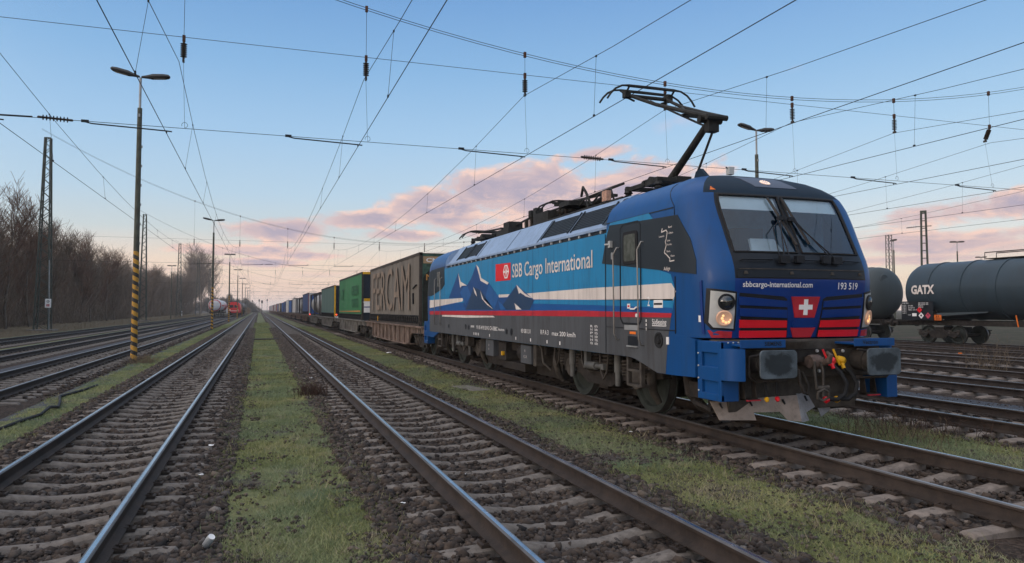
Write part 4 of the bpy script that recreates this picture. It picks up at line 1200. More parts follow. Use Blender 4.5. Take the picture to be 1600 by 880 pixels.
for (x, k) in ((-.83, 'yellow'), (-.66, 'red')):
    b = MB(); b.tube([(x + .02, .45, .92), (x, .36, .80), (x - .02, .32, .62)], .018, 7); h_ = b.build('air_hose', 'rubber', loco, smooth=50)
    b = MB(); b.lathe([(.025, 0), (.035, .02), (.02, .06)], (x - .02, .32, .60), (0, -.5, -1), 10); b.build('hose_coupling', k, h_)
for x in (-1.02, 1.02):
    b = MB(); b.px([(.40, .56), (.52, .56), (.52, .80), (.44, .80)], x - .10, x - .085); b.px([(.40, .56), (.52, .56), (.52, .80), (.44, .80)], x + .085, x + .10); b.box(x - .10, .36, .565, x + .10, .52, .58); b.box(x - .11, .35, .556, x + .11, .37, .572, 1)
    b.build('shunter_step', ['grime', 'red_dull'], loco)
b = MB(); b.box(-.62, .30, 1.335, .15, .56, 1.36); b.box(-.3, .45, 1.05, .55, .60, 1.22, 1); b.box(-.35, .5, 1.16, .3, .56, 1.20, 0)
for q in ((.10, 1.20), (.13, .92), (.55, 1.19)): b.lathe([(.025, 0), (.02, .02)], (q[0], .44, q[1]), (0, -1, 0), 10, 2)
b.build('socket_panel', ['grime_light', 'grime', 'silver'], loco)
b = MB()                      # snow plough
left_ = [(-1.34, .50), (-.16, .56), (.02, .22), (-.16, .215), (-.26, .335), (-.62, .335), (-.62, .235), (-1.24, .24)]
right_ = [(1.34, .50), (.16, .56), (-.02, .22)]
def plo(u, z, o): return (u, .70 + (.14 * abs(u) if u < 0 else .36 * u) - .25 * (.5 - z) + o, z)
b.prism([(-1.34, .50), (-.02, .56), (-.02, .20), (-.22, .215), (-.32, .34), (-.72, .34), (-.70, .235), (-1.24, .25)], lambda u, z: plo(u, z, 0), lambda u, z: plo(u, z, .015), 0)
b.prism([(.66, .62), (.018, .57), (.018, .19), (.16, .20), (.12, .31), (.42, .38), (.48, .22), (.76, .30)], lambda u, z: plo(u, z, 0), lambda u, z: plo(u, z, .015), 1)
b.prism([(-.019, .58), (.017, .58), (.017, .19), (-.019, .19)], lambda u, z: plo(u, z, -.002), lambda u, z: plo(u, z, .014), 1)
b.box(.12, .96, .55, .40, .975, .92, 1)
b.box(-1.30, .93, .42, 1.25, .95, .80, 2)
for x, z in ((-1.20, .44), (-.75, .46), (-.25, .47), (.16, .50), (.42, .52), (.62, .54)):
    p = plo(x, z, -.012); b.bar((p[0] - .02, p[1], p[2] + .04), (p[0] + .02, p[1], p[2] - .03), .022, .02, 3)
b.build('snow_plough', ['plough', mat('bluish plough steel', (0.26, 0.265, 0.28), 0.55, var=0.2, scale=5, dirt=(0.10, 0.09, 0.085), dirt_amt=0.5), 'grime', 'black'], loco)

# ---- bogies and underframe
def wheelset(mb_parent, y, r=0.61, gauge=0.75, name='wheel', mats=('wheel', 'tread')):
    for s in (-1, 1):
        b = MB()
        x = s * (gauge - .065)
        b.lathe([(.0, 0), (.09, 0), (.10, .02), (r * .42, .025), (r * .80, .05), (r * .84, .0), (r * .97, -.005), (r, .0), (r, .125), (r + .03, .128), (r + .03, .15), (r * .8, .15), (.1, .12), (0, .12)], (x + s * .135, y, r), (-s, 0, 0), 36, 0, caps=False)
        w = b.build(name, mats[0], mb_parent, smooth=35)
        b = MB(); b.lathe([(r + .0015, .01), (r + .0015, .12)], (x + s * .135, y, r), (-s, 0, 0), 36, 0, caps=False); b.build('wheel_tread', mats[1], w, smooth=60)
    b = MB(); b.lathe([(.09, -gauge), (.09, gauge)], (0, y, r), (1, 0, 0), 12); b.build('axle', 'grime', mb_parent, smooth=50)
for (ya_, yb_) in ((3.42, 6.25), (LEN - 6.25, LEN - 3.42)):
    bog = MB()
    yc = (ya_ + yb_) / 2
    for s in (-1, 1):
        x0, x1 = s * .98, s * 1.14
        bog.px([(ya_ - .95, .66), (ya_ - .85, .86), (ya_ + .45, .86), (ya_ + .85, .60), (yb_ - .85, .60), (yb_ - .45, .86), (yb_ + .85, .86), (yb_ + .95, .66), (yb_ + .5, .62), (yb_ - .55, .50), (yc + .5, .36), (yc - .5, .36), (ya_ + .55, .50), (ya_ - .5, .62)], x0, x1, 0)
        for y in (ya_, yb_):
            bog.lathe([(.19, 0), (.21, .03), (.21, .10), (.14, .13)], (s * 1.02, y, .61), (s, 0, 0), 18, 1)
            bog.box(s * .95, y - .28, .50, s * 1.12, y + .28, .70, 0)
            for e in (-1, 1):
                bog.lathe([(.11, 0), (.11, .26)], (s * 1.08, y + e * .36, .62), (0, 0, 1), 14, 1)
                for q in range(4): bog.lathe([(.115, 0), (.128, .02), (.115, .04)], (s * 1.08, y + e * .36, .64 + q * .06), (0, 0, 1), 14, 0)
        for e in (-.28, .28):
            bog.lathe([(.15, 0), (.15, .42)], (s * 1.08, yc + e, .58), (0, 0, 1), 16, 1)
            for q in range(6): bog.lathe([(.155, 0), (.172, .018), (.155, .036)], (s * 1.08, yc + e, .60 + q * .065), (0, 0, 1), 16, 0)
    bog.box(-1.0, yc - .4, .45, 1.0, yc + .4, .9, 0); bog.box(-.7, ya_ + .3, .2, .7, ya_ + .9, .8, 0); bog.box(-.7, yb_ - .9, .2, .7, yb_ - .3, .8, 0)
    bo = bog.build('bogie', ['grime', 'grime_light'], loco, smooth=30)
    for y in (ya_, yb_): wheelset(bo, y)
    if 'damper' not in M: M['damper'] = mat('damper grey', (0.10, 0.10, 0.095), 0.6, var=0.3)
    for s in (-1, 1):
        b = MB()
        b.lathe([(.045, 0), (.045, .30), (.075, .30), (.075, .72), (.04, .74)], (s * 1.30, yc - .55, .73), (0, 1, -.02), 14)
        b.bar((s * 1.30, yc - .62, .73), (s * 1.30, yc - .5, .73), .10, .10); b.bar((s * 1.28, yc + .20, .98), (s * 1.28, yc + .20, .66), .12, .10)
        b.build('yaw_damper', 'damper', bo, smooth=40)
        for dy in (-.95, 1.05):
            b = MB(); b.lathe([(.05, 0), (.05, .24), (.07, .24), (.07, .55)], (s * 1.22, yc + dy, .42), (0, 0, 1), 12); b.build('damper', 'damper', bo, smooth=40)
    for s in (-1, 1):
        for y0 in (ya_ - .70, yb_ + .52):
            b = MB(); b.tube([(s * 1.18, y0, .9), (s * 1.20, y0 + .03, .62), (s * 1.12, y0 + .1, .42), (s * 1.0, y0 + .12, .24)], [.07, .08, .07, .05], 10); b.build('sand_pipe', 'grime_light', bo, smooth=40)
        for (y0, w_, dz_) in ((ya_ + .75, .35, .50), (yc + .2, .30, .36), (yb_ + .2, .28, .42)):
            b = MB(); b.tube([(s * 1.26, y0, 1.0), (s * 1.28, y0 + w_ * .1, 1.0 - dz_ * .7), (s * 1.28, y0 + w_ * .5, 1.0 - dz_), (s * 1.28, y0 + w_ * .9, 1.0 - dz_ * .6), (s * 1.26, y0 + w_, 1.0)], .020, 8)
            b.build('cable_loop', 'grime_light', bo, smooth=50)
b = MB()
for s in (-1, 1):
    b.box(s * 1.44, 10.55, .55, s * .9, 11.25, .98, 0); b.box(s * 1.36, 9.75, .50, s * .8, 10.35, .95, 1); b.box(s * 1.43, 7.75, .53, s * .7, 8.45, .95, 0); b.box(s * 1.38, 7.55, .5, s * .7, 7.74, .98, 2)
    b.lathe([(.17, 0), (.19, .03), (.19, .30), (.15, .34), (.10, .36), (.10, .55)], (s * 1.2, 8.55, .74), (0, 1, 0), 20, 1)
    b.box(s * 1.30, 8.5, .30, s * .6, 10.1, .48, 1); b.box(s * 1.0, 6.9, .25, s * .5, 12.6, .95, 1)
    b.tube([(s * 1.32, 7.5, .98), (s * 1.34, 7.3, .92), (s * 1.34, 7.2, .6), (s * 1.2, 7.1, .45)], .03, 8, 2)
    b.box(s * 1.36, 11.6, .62, s * 1.1, 12.0, 1.0, 1); b.box(s * 1.40, 13.2, .70, s * 1.2, 13.5, 1.0, 2)
b.box(-1.2, 7.4, .75, 1.2, 12.0, 1.0, 1)
b.build('underframe_box', ['skirt', 'grime', 'grime_light'], loco, bevel=.012)
b = MB()
for (t, y, z, w_) in (('I', 10.95, .80, .02), ('I', 10.95, .70, .02), ('A', 8.15, .80, .06), ('1 2 3', 8.2, .66, .2)):
    lettering(b, t, -y, z, w_, .06, lambda u, v: (-1.4445, -u, v), 0)
b.build('lettering', 'cream', loco, fix=False)
b = MB(); b.box(-1.43, 9.85, .62, -1.36, 9.93, .72); b.build('data_plate', 'yellow', loco)
for y0, y1, s in ((2.62, 3.06, -1), (2.62, 3.06, 1), (LEN - 3.06, LEN - 2.62, -1), (LEN - 3.06, LEN - 2.62, 1)):
    b = MB()
    if 1:
        for y in (y0, y1): b.box(s * 1.47, y - .03, .53, s * 1.40, y + .03, 1.02)
        for z in (.54, .78): b.box(s * 1.475, y0, z - .02, s * 1.30, y1, z + .02)
    b.build('cab_step', 'grime_light', loco)
b = MB()
b.tube([(-1.22, 1.65, .80), (-1.20, 1.60, .55), (-1.05, 1.55, .35), (-.9, 1.5, .25)], [.07, .08, .08, .05], 10)
b.box(-1.25, 1.1, .50, -.9, 1.55, .72); b.box(-1.1, 1.0, .30, 1.1, 1.3, .5); b.bar((-1.3, 1.35, .45), (-1.3, .9, .38), .05, .05)
b.lathe([(.12, 0), (.12, 1.3)], (-1.2, .95, .60), (1, 0, 0), 14)
b.build('guard_iron', 'grime', loco, smooth=30)

# ---- roof gear and pantographs
b = MB()
b.box(-.85, 4.4, 3.86, .85, 9.2, 3.90, 0); b.box(-.75, 8.4, 3.86, -.1, 9.4, 4.16, 0); b.box(-.8, 11.2, 3.85, .3, 12.3, 4.04, 0)
for k, (x, y, h_) in enumerate(((-.5, 8.2, .32), (-.55, 7.75, .40), (-.3, 7.2, .36), (.3, 9.8, .36), (-.6, 10.3, .30), (-.6, 9.9, .42), (-.55, 9.6, .42), (-.2, 12.6, .3), (.4, 6.6, .34), (-.45, 6.0, .34))):
    b.lathe([(.05, 0), (.05, .04)] + [(rr_, .04 + q * .03 + dz) for q in range(int(h_ / .03) - 1) for rr_, dz in ((.045, 0), (.085, .012), (.045, .02))] + [(.05, h_)], (x, y, 3.85), (0, 0, 1), 12, 1)
b.tube([(-.5, 5.0, 4.26), (-.5, 8.2, 4.20), (-.55, 10.3, 4.18), (-.5, 11.6, 4.12), (-.2, 12.6, 4.16), (-.2, 14.6, 4.20)], .028, 8, 0)
b.box(-.66, 9.45, 4.16, -.46, 9.65, 4.36, 0); b.box(-.66, 9.8, 4.16, -.48, 10.0, 4.34, 0); b.box(-.8, 7.0, 4.10, -.2, 7.6, 4.20, 0); b.box(-.75, 11.3, 4.04, -.35, 11.8, 4.22, 0)
b.bar((-.75, 8.0, 4.22), (-.2, 7.7, 4.24), .10, .05, 0)
b.tube([(-.6, 6.3, 4.0), (-.62, 6.5, 4.3), (-.6, 6.7, 4.45), (-.55, 6.9, 4.28)], .03, 8, 0)
for (x, y) in ((-.75, 4.9), (-.72, 5.4), (-.7, 6.2)): b.tube([(x, y, 3.88), (x, y + .1, 4.05), (x + .1, y + .35, 4.2), (x + .1, y + .7, 4.06)], .02, 7, 0)
b.build('roof_gear', [mat('sooty roof gear', (0.022, 0.022, 0.020), 0.7, var=0.4, scale=8), 'insulator'], loco, smooth=35)
b = MB(); b.box(-.90, 4.95, 3.90, -.80, 5.15, 4.10); b.build('data_plate', mat('rust speckled plate', (0.42, 0.25, 0.18), 0.7, var=0.3, scale=20), loco)
soot = M['sooty roof gear'] if 'sooty roof gear' in M else bpy.data.materials['sooty roof gear']
def panto_frame(name, y, up):
    b = MB()
    for s in (-1, 1):
        b.bar((s * .5, y - .55, 4.10), (s * .5, y + .75, 4.10), .06, .08)
        for e in (-.5, .65): b.lathe([(.06, 0), (.09, .03), (.05, .06), (.09, .09), (.05, .12), (.09, .15), (.06, .2)], (s * .5, y + e, 3.88), (0, 0, 1), 10)
    for e in (-.5, 0, .65): b.bar((-.55, y + e, 4.12), (.55, y + e, 4.12), .08, .08)
    b.lathe([(.10, -.4), (.10, .4)], (0, y, 4.16), (1, 0, 0), 12); b.lathe([(.12, 0), (.14, .2), (.12, .4)], (.2, y + .1, 4.16), (0, 1, 0), 12)
    b.cbox(-.1, y + .2, 4.18, .5, .3, .12); b.cbox(.05, y - .35, 4.16, .3, .25, .10)
    return b.build(name, soot, loco, smooth=35)
PY = 4.15
pf = panto_frame('pantograph', PY, True)
knee = (0, 2.78, 5.02); headp = (0, 5.95, 6.02)
b = MB(); b.tube([(0, PY, 4.16), (0, 3.4, 4.62), knee], [.075, .068, .058], 12); b.lathe([(.06, -.22), (.06, .22)], (0, 2.78, 5.02), (1, 0, 0), 10); b.box(-.10, 2.66, 4.80, .10, 2.80, 5.06); b.build('lower_arm', soot, pf, smooth=40)
b = MB(); b.tube([(.10, PY - .75, 4.12), (.10, 2.84, 4.86)], .022, 8); b.build('guide_rod', soot, pf, smooth=40)
b = MB()
for s in (-1, 1):
    b.tube([(s * .16, 2.60, 5.03), (s * .20, 3.2, 5.26), (s * .28, 4.1, 5.62), (s * .40, 4.84, 5.97)], [.045, .04, .035, .03], 8)
b.tube([(-.2, 2.58, 5.02), (.2, 2.58, 5.02)], .05, 8); b.bar((-.22, 3.3, 5.22), (.22, 3.3, 5.22), .05, .05); b.tube([(-.28, 4.1, 5.62), (.18, 3.2, 5.24)], .02, 6); b.tube([(.28, 4.1, 5.62), (-.18, 3.2, 5.24)], .02, 6)
b.tube([(0, 2.9, 4.94), (0, 3.9, 5.44), (0, 4.8, 5.90)], .02, 6); b.tube([(-.46, 4.86, 5.98), (.46, 4.86, 5.98)], .04, 8)
b.build('upper_arm', soot, pf, smooth=40)
b = MB()
zt = 6.15
for e in (-.17, .17):
    yy = 4.90 + e
    pts = [(-.975, yy, zt - .30), (-.90, yy, zt - .19), (-.80, yy, zt - .09), (-.66, yy, zt - .02), (-.5, yy, zt), (0, yy, zt + .004), (.5, yy, zt), (.66, yy, zt - .02), (.80, yy, zt - .09), (.90, yy, zt - .19), (.975, yy, zt - .30)]
    b.tube(pts, .020, 8)
    b.box(-.52, yy - .03, zt - .03, .52, yy + .03, zt - .005)
for s in (-1, 1):
    b.tube([(s * .5, 4.73, zt - .02), (s * .5, 4.90, zt - .14), (s * .5, 5.07, zt - .02)], .022, 6); b.cbox(s * .47, 4.90, zt - .13, .12, .14, .14); b.tube([(s * .47, 4.88, zt - .2), (s * .3, 4.90, zt - .25)], .02, 6)
b.build('pantograph_head', soot, pf, smooth=40)
for y, dirn in ((8.0, -1), (LEN - 4.2, -1)):
    pf2 = panto_frame('pantograph', y, False)
    b = MB()
    b.tube([(0, y, 4.18), (0, y + dirn * 1.3, 4.28)], .06, 10)
    b.build('lower_arm', soot, pf2, smooth=40)
    b = MB()
    for s in (-1, 1): b.tube([(s * .16, y + dirn * 1.35, 4.30), (s * .36, y + dirn * -.5, 4.34)], .03, 8)
    b.bar((-.2, y + dirn * 1.35, 4.3), (.2, y + dirn * 1.35, 4.3), .08, .06)
    b.build('upper_arm', soot, pf2, smooth=40)
    b = MB()
    for e in (-.17, .17):
        yy = y + dirn * -.5 + e
        b.tube([(-.975, yy, 4.14), (-.85, yy, 4.28), (-.66, yy, 4.37), (-.5, yy, 4.39), (.5, yy, 4.39), (.66, yy, 4.37), (.85, yy, 4.28), (.975, yy, 4.14)], .02, 8)
        b.box(-.52, yy - .03, 4.355, .52, yy + .03, 4.385)
    b.build('pantograph_head', soot, pf2, smooth=40)
b = MB()                      # aerials and horn on the cab roof
b.px([(1.95, 3.86), (2.35, 3.86), (2.28, 4.00), (2.15, 4.03)], -.62, -.56); b.build('roof_aerial', ['hood'], loco)
b = MB(); b.cbox(-.20, 1.95, 3.98, .09, .09, .12, 1); b.bar((-.25, 1.95, 4.02), (-.28, 1.95, 4.04), .015, .015); b.bar((-.15, 1.95, 4.02), (-.12, 1.95, 4.04), .015, .015)
b.build('roof_aerial', ['hood', 'silver'], loco)
# ------------------------------------------------------------------ overhead line
SPANS = [20 + 58 * k for k in range(0, 9)]
CON, MES, LOW, UPP = RT + 6.17, RT + 8.02, RT + 6.34, RT + 8.67
WIRED = [(-6.1, .25, 'track just left of the striped lamp posts'), (-1.9, -.35, 'track left of the central grass strip'), (2.66, -.2, 'track right of the central grass strip'), (7.27, -.12, 'locomotive and its train'),
         (11.95, -.1, 'first empty track right of the locomotive'), (16.8, -.15, 'second empty track right of the locomotive'), (21.2, -.1, 'third empty track right of the locomotive'), (25.8, .1, 'fourth empty track right of the locomotive'),
         (30.4, -.1, 'empty track before the tank wagons'), (35.0, .1, 'dark tank wagons')]
def main_z(x, y): return RT + 1.772 + 7.03 + 0.0085 * (x - 14.5) ** 2
for (tx, st, what) in WIRED:
    t = thing('overhead_line', 'thin dark contact and carrier wires over the ' + what, 'overhead line', (tx, 0, RT), 0, 'overhead lines above the yard tracks')
    ys2 = [20 - 58] + SPANS[:7]
    b = MB()
    b.tube([(st * (1 if k % 2 else -1) * -1 if k != 1 else st, y, 6.17) for k, y in enumerate(ys2)], .0085, 5); b.build('contact_wire', 'wire', t, smooth=60)
    def cx(y):
        xs = [(st * (1 if k % 2 else -1) * -1 if k != 1 else st) for k in range(len(ys2))]
        return float(np.interp(y, ys2, xs))
    b = MB()
    pts = []
    for k in range(len(ys2) - 1):
        for u in np.linspace(0, 1, 11)[:(-1 if k < len(ys2) - 2 else None)]:
            y = ys2[k] + 58 * u
            pts.append((cx(y) * (.3 + .5 * (1 - (2 * u - 1) ** 2)), y, 6.17 + .42 + 1.43 * (2 * u - 1) ** 2))
    b.tube(pts, .0075, 5); b.build('carrier_wire', 'wire', t, smooth=60)
    for k in range(5):
        for u in (.085, .22, .36, .5, .64, .78, .915):
            y = ys2[k] + 58 * u
            if y < 3: continue
            zt_ = 6.17 + .42 + 1.43 * (2 * u - 1) ** 2
            xt = cx(y) * (.3 + .5 * (1 - (2 * u - 1) ** 2))
            b = MB(); b.tube([(xt, y, zt_), (cx(y), y, 6.18)], .0045, 4)
            if y < 60:
                b.cbox(xt, y, zt_, .03, .05, .04); b.cbox(cx(y), y, 6.19, .03, .06, .05)
            b.build('dropper', 'wire', t)
def insulator_mb(b, p, q, r=.065, m=1, sheds=7, n=10):
    p, q = Vector(p), Vector(q); L = (q - p).length
    prof = [(.018, 0), (.03, .02), (.03, .06 * L + .02)]
    a0, a1 = .16 * L, .84 * L
    for k in range(sheds):
        t = a0 + (a1 - a0) * k / (sheds - 1)
        prof += [(.026, t - .012), (r, t - .002), (r * .9, t + .006), (.026, t + .014)]
    prof += [(.03, .92 * L), (.03, L - .02), (.018, L)]
    b.lathe(prof, p, q - p, n, m)
ORD = ['nearest', 'second', 'third', 'fourth', 'fifth', 'sixth', 'seventh']
for k, Y in enumerate(SPANS[:6]):
    t = thing('cross_span', ORD[k] + ' set of cross-span cables and insulators from the camera', 'cable span', (0, Y, 0), 0, 'cross-span cables of the yard')
    fat = 1.0 if k == 0 else 1.15
    b = MB()
    xsn = np.linspace(-19.3, 48, 60)
    for o in (-.045, .045):
        b.tube([(x, o * .6, main_z(x, Y) + o) for x in xsn], .0085 * fat, 5)
    b.build('main_cable', 'wire', t, smooth=60)
    b = MB(); b.tube([(-19.3, 0, UPP), (14, 0, UPP - .03), (48, 0, UPP)], .0075 * fat, 5); b.build('upper_cable', 'wire', t)
    b = MB(); b.tube([(-19.3, 0, LOW), (14, 0, LOW - .03), (48, 0, LOW)], .0075 * fat, 5); b.build('lower_cable', 'wire', t)
    for (tx, st, what) in WIRED:
        b = MB()
        zt_ = main_z(tx, Y)
        tilt = .25 if tx > 24 else 0
        b.tube([(tx, 0, zt_), (tx, 0, RT + 8.62)], .006 * fat, 5, 0); b.cbox(tx, 0, zt_, .07, .07, .16, 2)
        b.cbox(tx, 0, RT + 8.62, .07, .07, .16, 2)
        b.build('hanger', ['wire', 'insulator', 'rust'], t)
        b = MB(); insulator_mb(b, (tx, 0, RT + 8.55), (tx - tilt, 0, RT + 8.08), .085 * (1 if k == 0 else 1.1), 0, 7 if k < 2 else 4, 10 if k < 2 else 6); b.cbox(tx - tilt, 0, RT + 8.05, .05, .12, .07, 0)
        b.build('insulator', 'insulator', t, smooth=40)
        if k < 3:
            b = MB(); b.tube([(tx - tilt, 0, RT + 8.0), (tx + .06, 0, LOW)], .004, 4)
            b.tube([(tx + .06 + .07 * math.cos(a), 0, LOW + .07 + .07 * math.sin(a)) for a in np.linspace(-1.57, 3.6, 9)], .005, 4)
            b.build('dropper', 'wire', t)
        sgn = 1 if k % 2 == 0 else -1
        stg = st if sgn > 0 else -st
        L = 1.8
        b = MB()
        px0 = tx + stg - sgn * L
        b.tube([(px0, 0, LOW - .03), (px0 + sgn * .15, 0, LOW - .06), (tx + stg - sgn * .02, 0, CON + .06), (tx + stg + sgn * .12, 0, CON + .05)], .017 * fat, 6)
        b.tube([(tx + stg, 0, CON + .06), (tx + stg, 0, CON)], .016, 5); b.cbox(px0, 0, LOW - .01, .16, .05, .06)
        b.build('steady_arm', 'wire', t, smooth=50)
        if (abs(tx + 1.9) < .1 or abs(tx - 11.95) < .1) and k < 3:
            b = MB(); insulator_mb(b, (px0 - sgn * 1.0, 0, LOW + .01), (px0 - sgn * .25, 0, LOW - .02), .07, 0, 8); b.build('insulator', 'insulator', t, smooth=40)
            if k == 0 and tx < 0:
                b = MB(); b.tube([(px0 - 1.1, 0, LOW), (px0 - 3.2, 0, LOW - .03)], .022, 6); b.build('tension_rod', 'wire', t)

def lattice_mast(label, x, y, H, wb, wt, matk='mast', sign=False, group='lattice masts', taper_y=None, zig=None):
    t = thing('lattice_mast', label, 'mast', (x, y, 0), 0, group)
    b = MB()
    def c(z, sx, sy):
        w = wb + (wt - wb) * z / H
        return (sx * w / 2, sy * w / 2, z)
    for sx in (-1, 1):
        for sy in (-1, 1):
            b.bar(c(0, sx, sy), c(H, sx, sy), .12, .12)
    b.build('mast_leg', matk, t)
    b = MB()
    n = zig or max(8, int(H / .62))
    zs = [H * (1 - (1 - i / n) ** 1.12) for i in range(n + 1)]
    for i in range(n):
        s = 1 if i % 2 else -1
        for q in (-1, 1):
            b.bar(c(zs[i], -s, q), c(zs[i + 1], s, q), .05, .05)
            b.bar(c(zs[i], q, s), c(zs[i + 1], q, -s), .05, .05)
    b.bar(c(H, -1, 0), c(H, 1, 0), wt, .05)
    b.build('bracing', matk, t)
    b = MB(); b.box(-wb * .9, -wb * .9, -.1, wb * .9, wb * .9, .16); b.build('footing', 'concrete', t)
    return t
mA = lattice_mast('nearest tall lattice mast on the left, with a white notice plate on its leg', -18.75, 78, 17.9, 1.15, .44)
b = MB(); b.box(.30, -.68, 2.15, .78, -.64, 2.95, 0)
sp = b.build('notice_plate', 'white', mA)
b = MB(); b.lathe([(.115, 0), (.115, .004)], (.54, -.681, 2.72), (0, -1, 0), 20, 0); b.lathe([(.075, 0), (.075, .006)], (.54, -.681, 2.72), (0, -1, 0), 20, 1); b.box(.50, -.690, 2.70, .60, -.686, 2.735, 0); b.box(.42, -.684, 2.25, .52, -.681, 2.48, 2); b.box(.56, -.684, 2.25, .66, -.681, 2.48, 2)
b.build('notice_symbol', ['black', 'white', 'red_dull'], sp)
b = MB(); b.tube([(.62, -.55, 0), (.5, -.5, 6.5)], .05, 8); b.build('cable_duct', 'galv', mA)
for k, (y, lab) in enumerate(((136, 'second tall lattice mast along the wood, beyond the striped lamp post'), (194, 'third lattice mast along the wood, left of the second lamp post'), (252, 'fourth and smallest lattice mast along the wood'), (310, 'farthest lattice mast along the wood, nearly lost in the trees'))):
    lattice_mast(lab, -18.3, y, 17.9, 1.15, .44)
for k, (y, lab) in enumerate(((78, 'tall lattice mast whose head shows above the locomotive cab'), (136, 'lattice mast hidden low behind the locomotive roof'))):
    pass
# ladder-like twin mast beyond the tank wagons
t = thing('channel_mast', 'dark mast of two channels with cross battens rising behind the dark tank wagon', 'mast', (45.2, 40.3, 0), R(-48))
b = MB()
for s in (-1, 1): b.bar((s * .24, 0, 0), (s * .14, 0, 9.1), .12, .14)
b.build('mast_leg', M['mast'], t)
b = MB()
for k in range(16):
    z = .8 + k * .54; w_ = .24 - .10 * z / 9.1
    b.bar((-w_, 0, z), (w_, 0, z), .14, .05)
b.box(-.2, -.08, 8.95, .2, .08, 9.1)
b.build('batten', 'mast', t)
b = MB(); insulator_mb(b, (-1.1, 0, 7.9), (-.4, 0, 7.95), .10, 0, 5); b.bar((-.5, 0, 7.95), (.5, 0, 7.97), .05, .05); b.build('insulator', 'insulator', t, smooth=40)
lattice_mast('thin far lattice mast at the right, beyond the locomotive nose', 128, 123, 18, 1.0, .8, zig=26)
lattice_mast('small far lattice mast showing just over the first dark tank', 96, 140, 12, .8, .5, zig=16)

# ------------------------------------------------------------------ lamp posts
m, N, P = new_mat('black and yellow stripes')
pos = N.n('ShaderNodeTexCoord').outputs['Object']
s3 = N.n('ShaderNodeSeparateXYZ', {0: pos}).outputs
ang = N.math('ARCTAN2', s3[1], s3[0])
ph = N.math('FRACT', N.math('ADD', N.math('MULTIPLY', s3[2], 1 / .33), N.math('MULTIPLY', ang, .16)))
c = N.mix(N.smooth(ph, .52, .54), (.46, .235, .022), (.018, .017, .016))
c = N.mix(N.smooth(N.noise(pos, 9, 6, .7), .52, .68), c, (.09, .07, .05))
N.nt.links.new(c, P.inputs['Base Color']); P.inputs['Roughness'].default_value = .7
M['stripes'] = m
M['pole'] = mat('green grey lamp post', (0.075, 0.080, 0.062), 0.75, var=.3, scale=3, dirt=(0.10, 0.075, 0.05), dirt_amt=.5)
def lamp_post(label, x, y, H, style, stripes=4.2, group='lamp posts', rz=0.0):
    t = thing('lamp_post', label, 'lamp post', (x, y, 0), rz, group)
    b = MB()
    b.tube([(0, 0, stripes), (0, 0, H - 1.2)], [.105, .085], 12, 0); b.tube([(0, 0, H - 1.22), (0, 0, H)], .045, 8, 1)
    b.cbox(.0, -.09, H - 1.5, .06, .08, .12, 1)
    if style == 'V':
        for q in range(10): b.cbox(.10, 0, 1.5 + q * .75, .05, .03, .10, 1)
    b.build('pole', ['pole', 'galv'], t, smooth=40)
    if stripes > .5:
        b = MB(); b.tube([(0, 0, -.1), (0, 0, .6), (0, 0, 2.2), (0, 0, stripes)], [.12, .118, .112, .106], 16); b.build('striped_base', 'stripes', t, smooth=40)
    if style == 'V':
        for s in (-1, 1):
            b = MB()
            rows = []
            for u, w_, th in ((.03, .06, .06), (.26, .09, .12), (.42, .17, .17), (.80, .19, .16), (.98, .17, .12), (1.04, .10, .05)):
                z = H + .02 + u * (.22 if s < 0 else .10)
                rows.append([(s * u, -w_, z), (s * u, -w_ * .6, z + th * .6), (s * u, w_ * .6, z + th * .6), (s * u, w_, z), (s * u, w_ * .7, z - th * .4), (s * u, -w_ * .7, z - th * .4), (s * u, -w_, z)])
            b.grid(rows)
            b.add(rows[0], [tuple(range(6))]); b.add(rows[-1], [tuple(range(6))])
            lu = b.build('luminaire', mat('dark lamp housing', (.045, .045, .045), .6) if 'lh' not in M else 'lh', t, smooth=40)
            b = MB()
            zz = lambda u: H + .02 + u * (.22 if s < 0 else .10) - .078
            b.add([(s * .45, -.09, zz(.45)), (s * .90, -.09, zz(.90)), (s * .90, .09, zz(.90)), (s * .45, .09, zz(.45))], [(0, 1, 2, 3)]); b.build('lamp_glass', 'lamp_glass', lu)
    else:
        for s in (-1, 1):
            b = MB(); b.py([(s * .02, H - .02), (s * .02, H + .10), (s * .25, H + .16), (s * .80, H + .16), (s * .86, H + .06), (s * .80, H - .02)], -.18, .18); lu = b.build('luminaire', mat('brown grey lamp housing', (.085, .075, .068), .6) if style != 'T2' else 'galv', t)
            b = MB(); b.box(s * .15, -.13, H - .04, s * .75, .13, H - .022); b.build('lamp_glass', 'lamp_glass', lu)
    return t
lamp_post('nearest tall lamp post with black and yellow striped foot and two winged lamps', -4.48, 31.3, 10.95, 'V')
lamp_post('second striped lamp post from the camera, with two flat winged lamps', -4.42, 79.5, 10.9, 'V')
lamp_post('third striped lamp post, thin against the red locomotive, with a flat double lamp', -4.6, 128, 10.9, 'T')
for k, y in enumerate((177, 226, 275, 324, 373, 422)):
    lamp_post(['fourth', 'fifth', 'sixth', 'seventh', 'eighth', 'ninth'][k] + ' lamp post of the row left of the central tracks, small and hazy', -4.6, y, 10.9, 'T', 3.0)
lamp_post('twin-winged lamp post rising behind the locomotive cab', 23.4, 30.5, 10.9, 'V', 0.01, 'lamp posts on the right')
lamp_post('slim far lamp post with one small lamp beside the far lattice mast on the right', 77.8, 74, 10.9, 'T', 0.01, 'lamp posts on the right', R(60))
lamp_post('far lamp post with a wide flat brown lamp above the dark tank wagon', 87.6, 73, 10.9, 'T', 0.01, 'lamp posts on the right', R(-35))
lamp_post('smallest far lamp post with a flat lamp, right of the wide brown one', 117, 93, 10.9, 'T', 0.01, 'lamp posts on the right', R(-35))
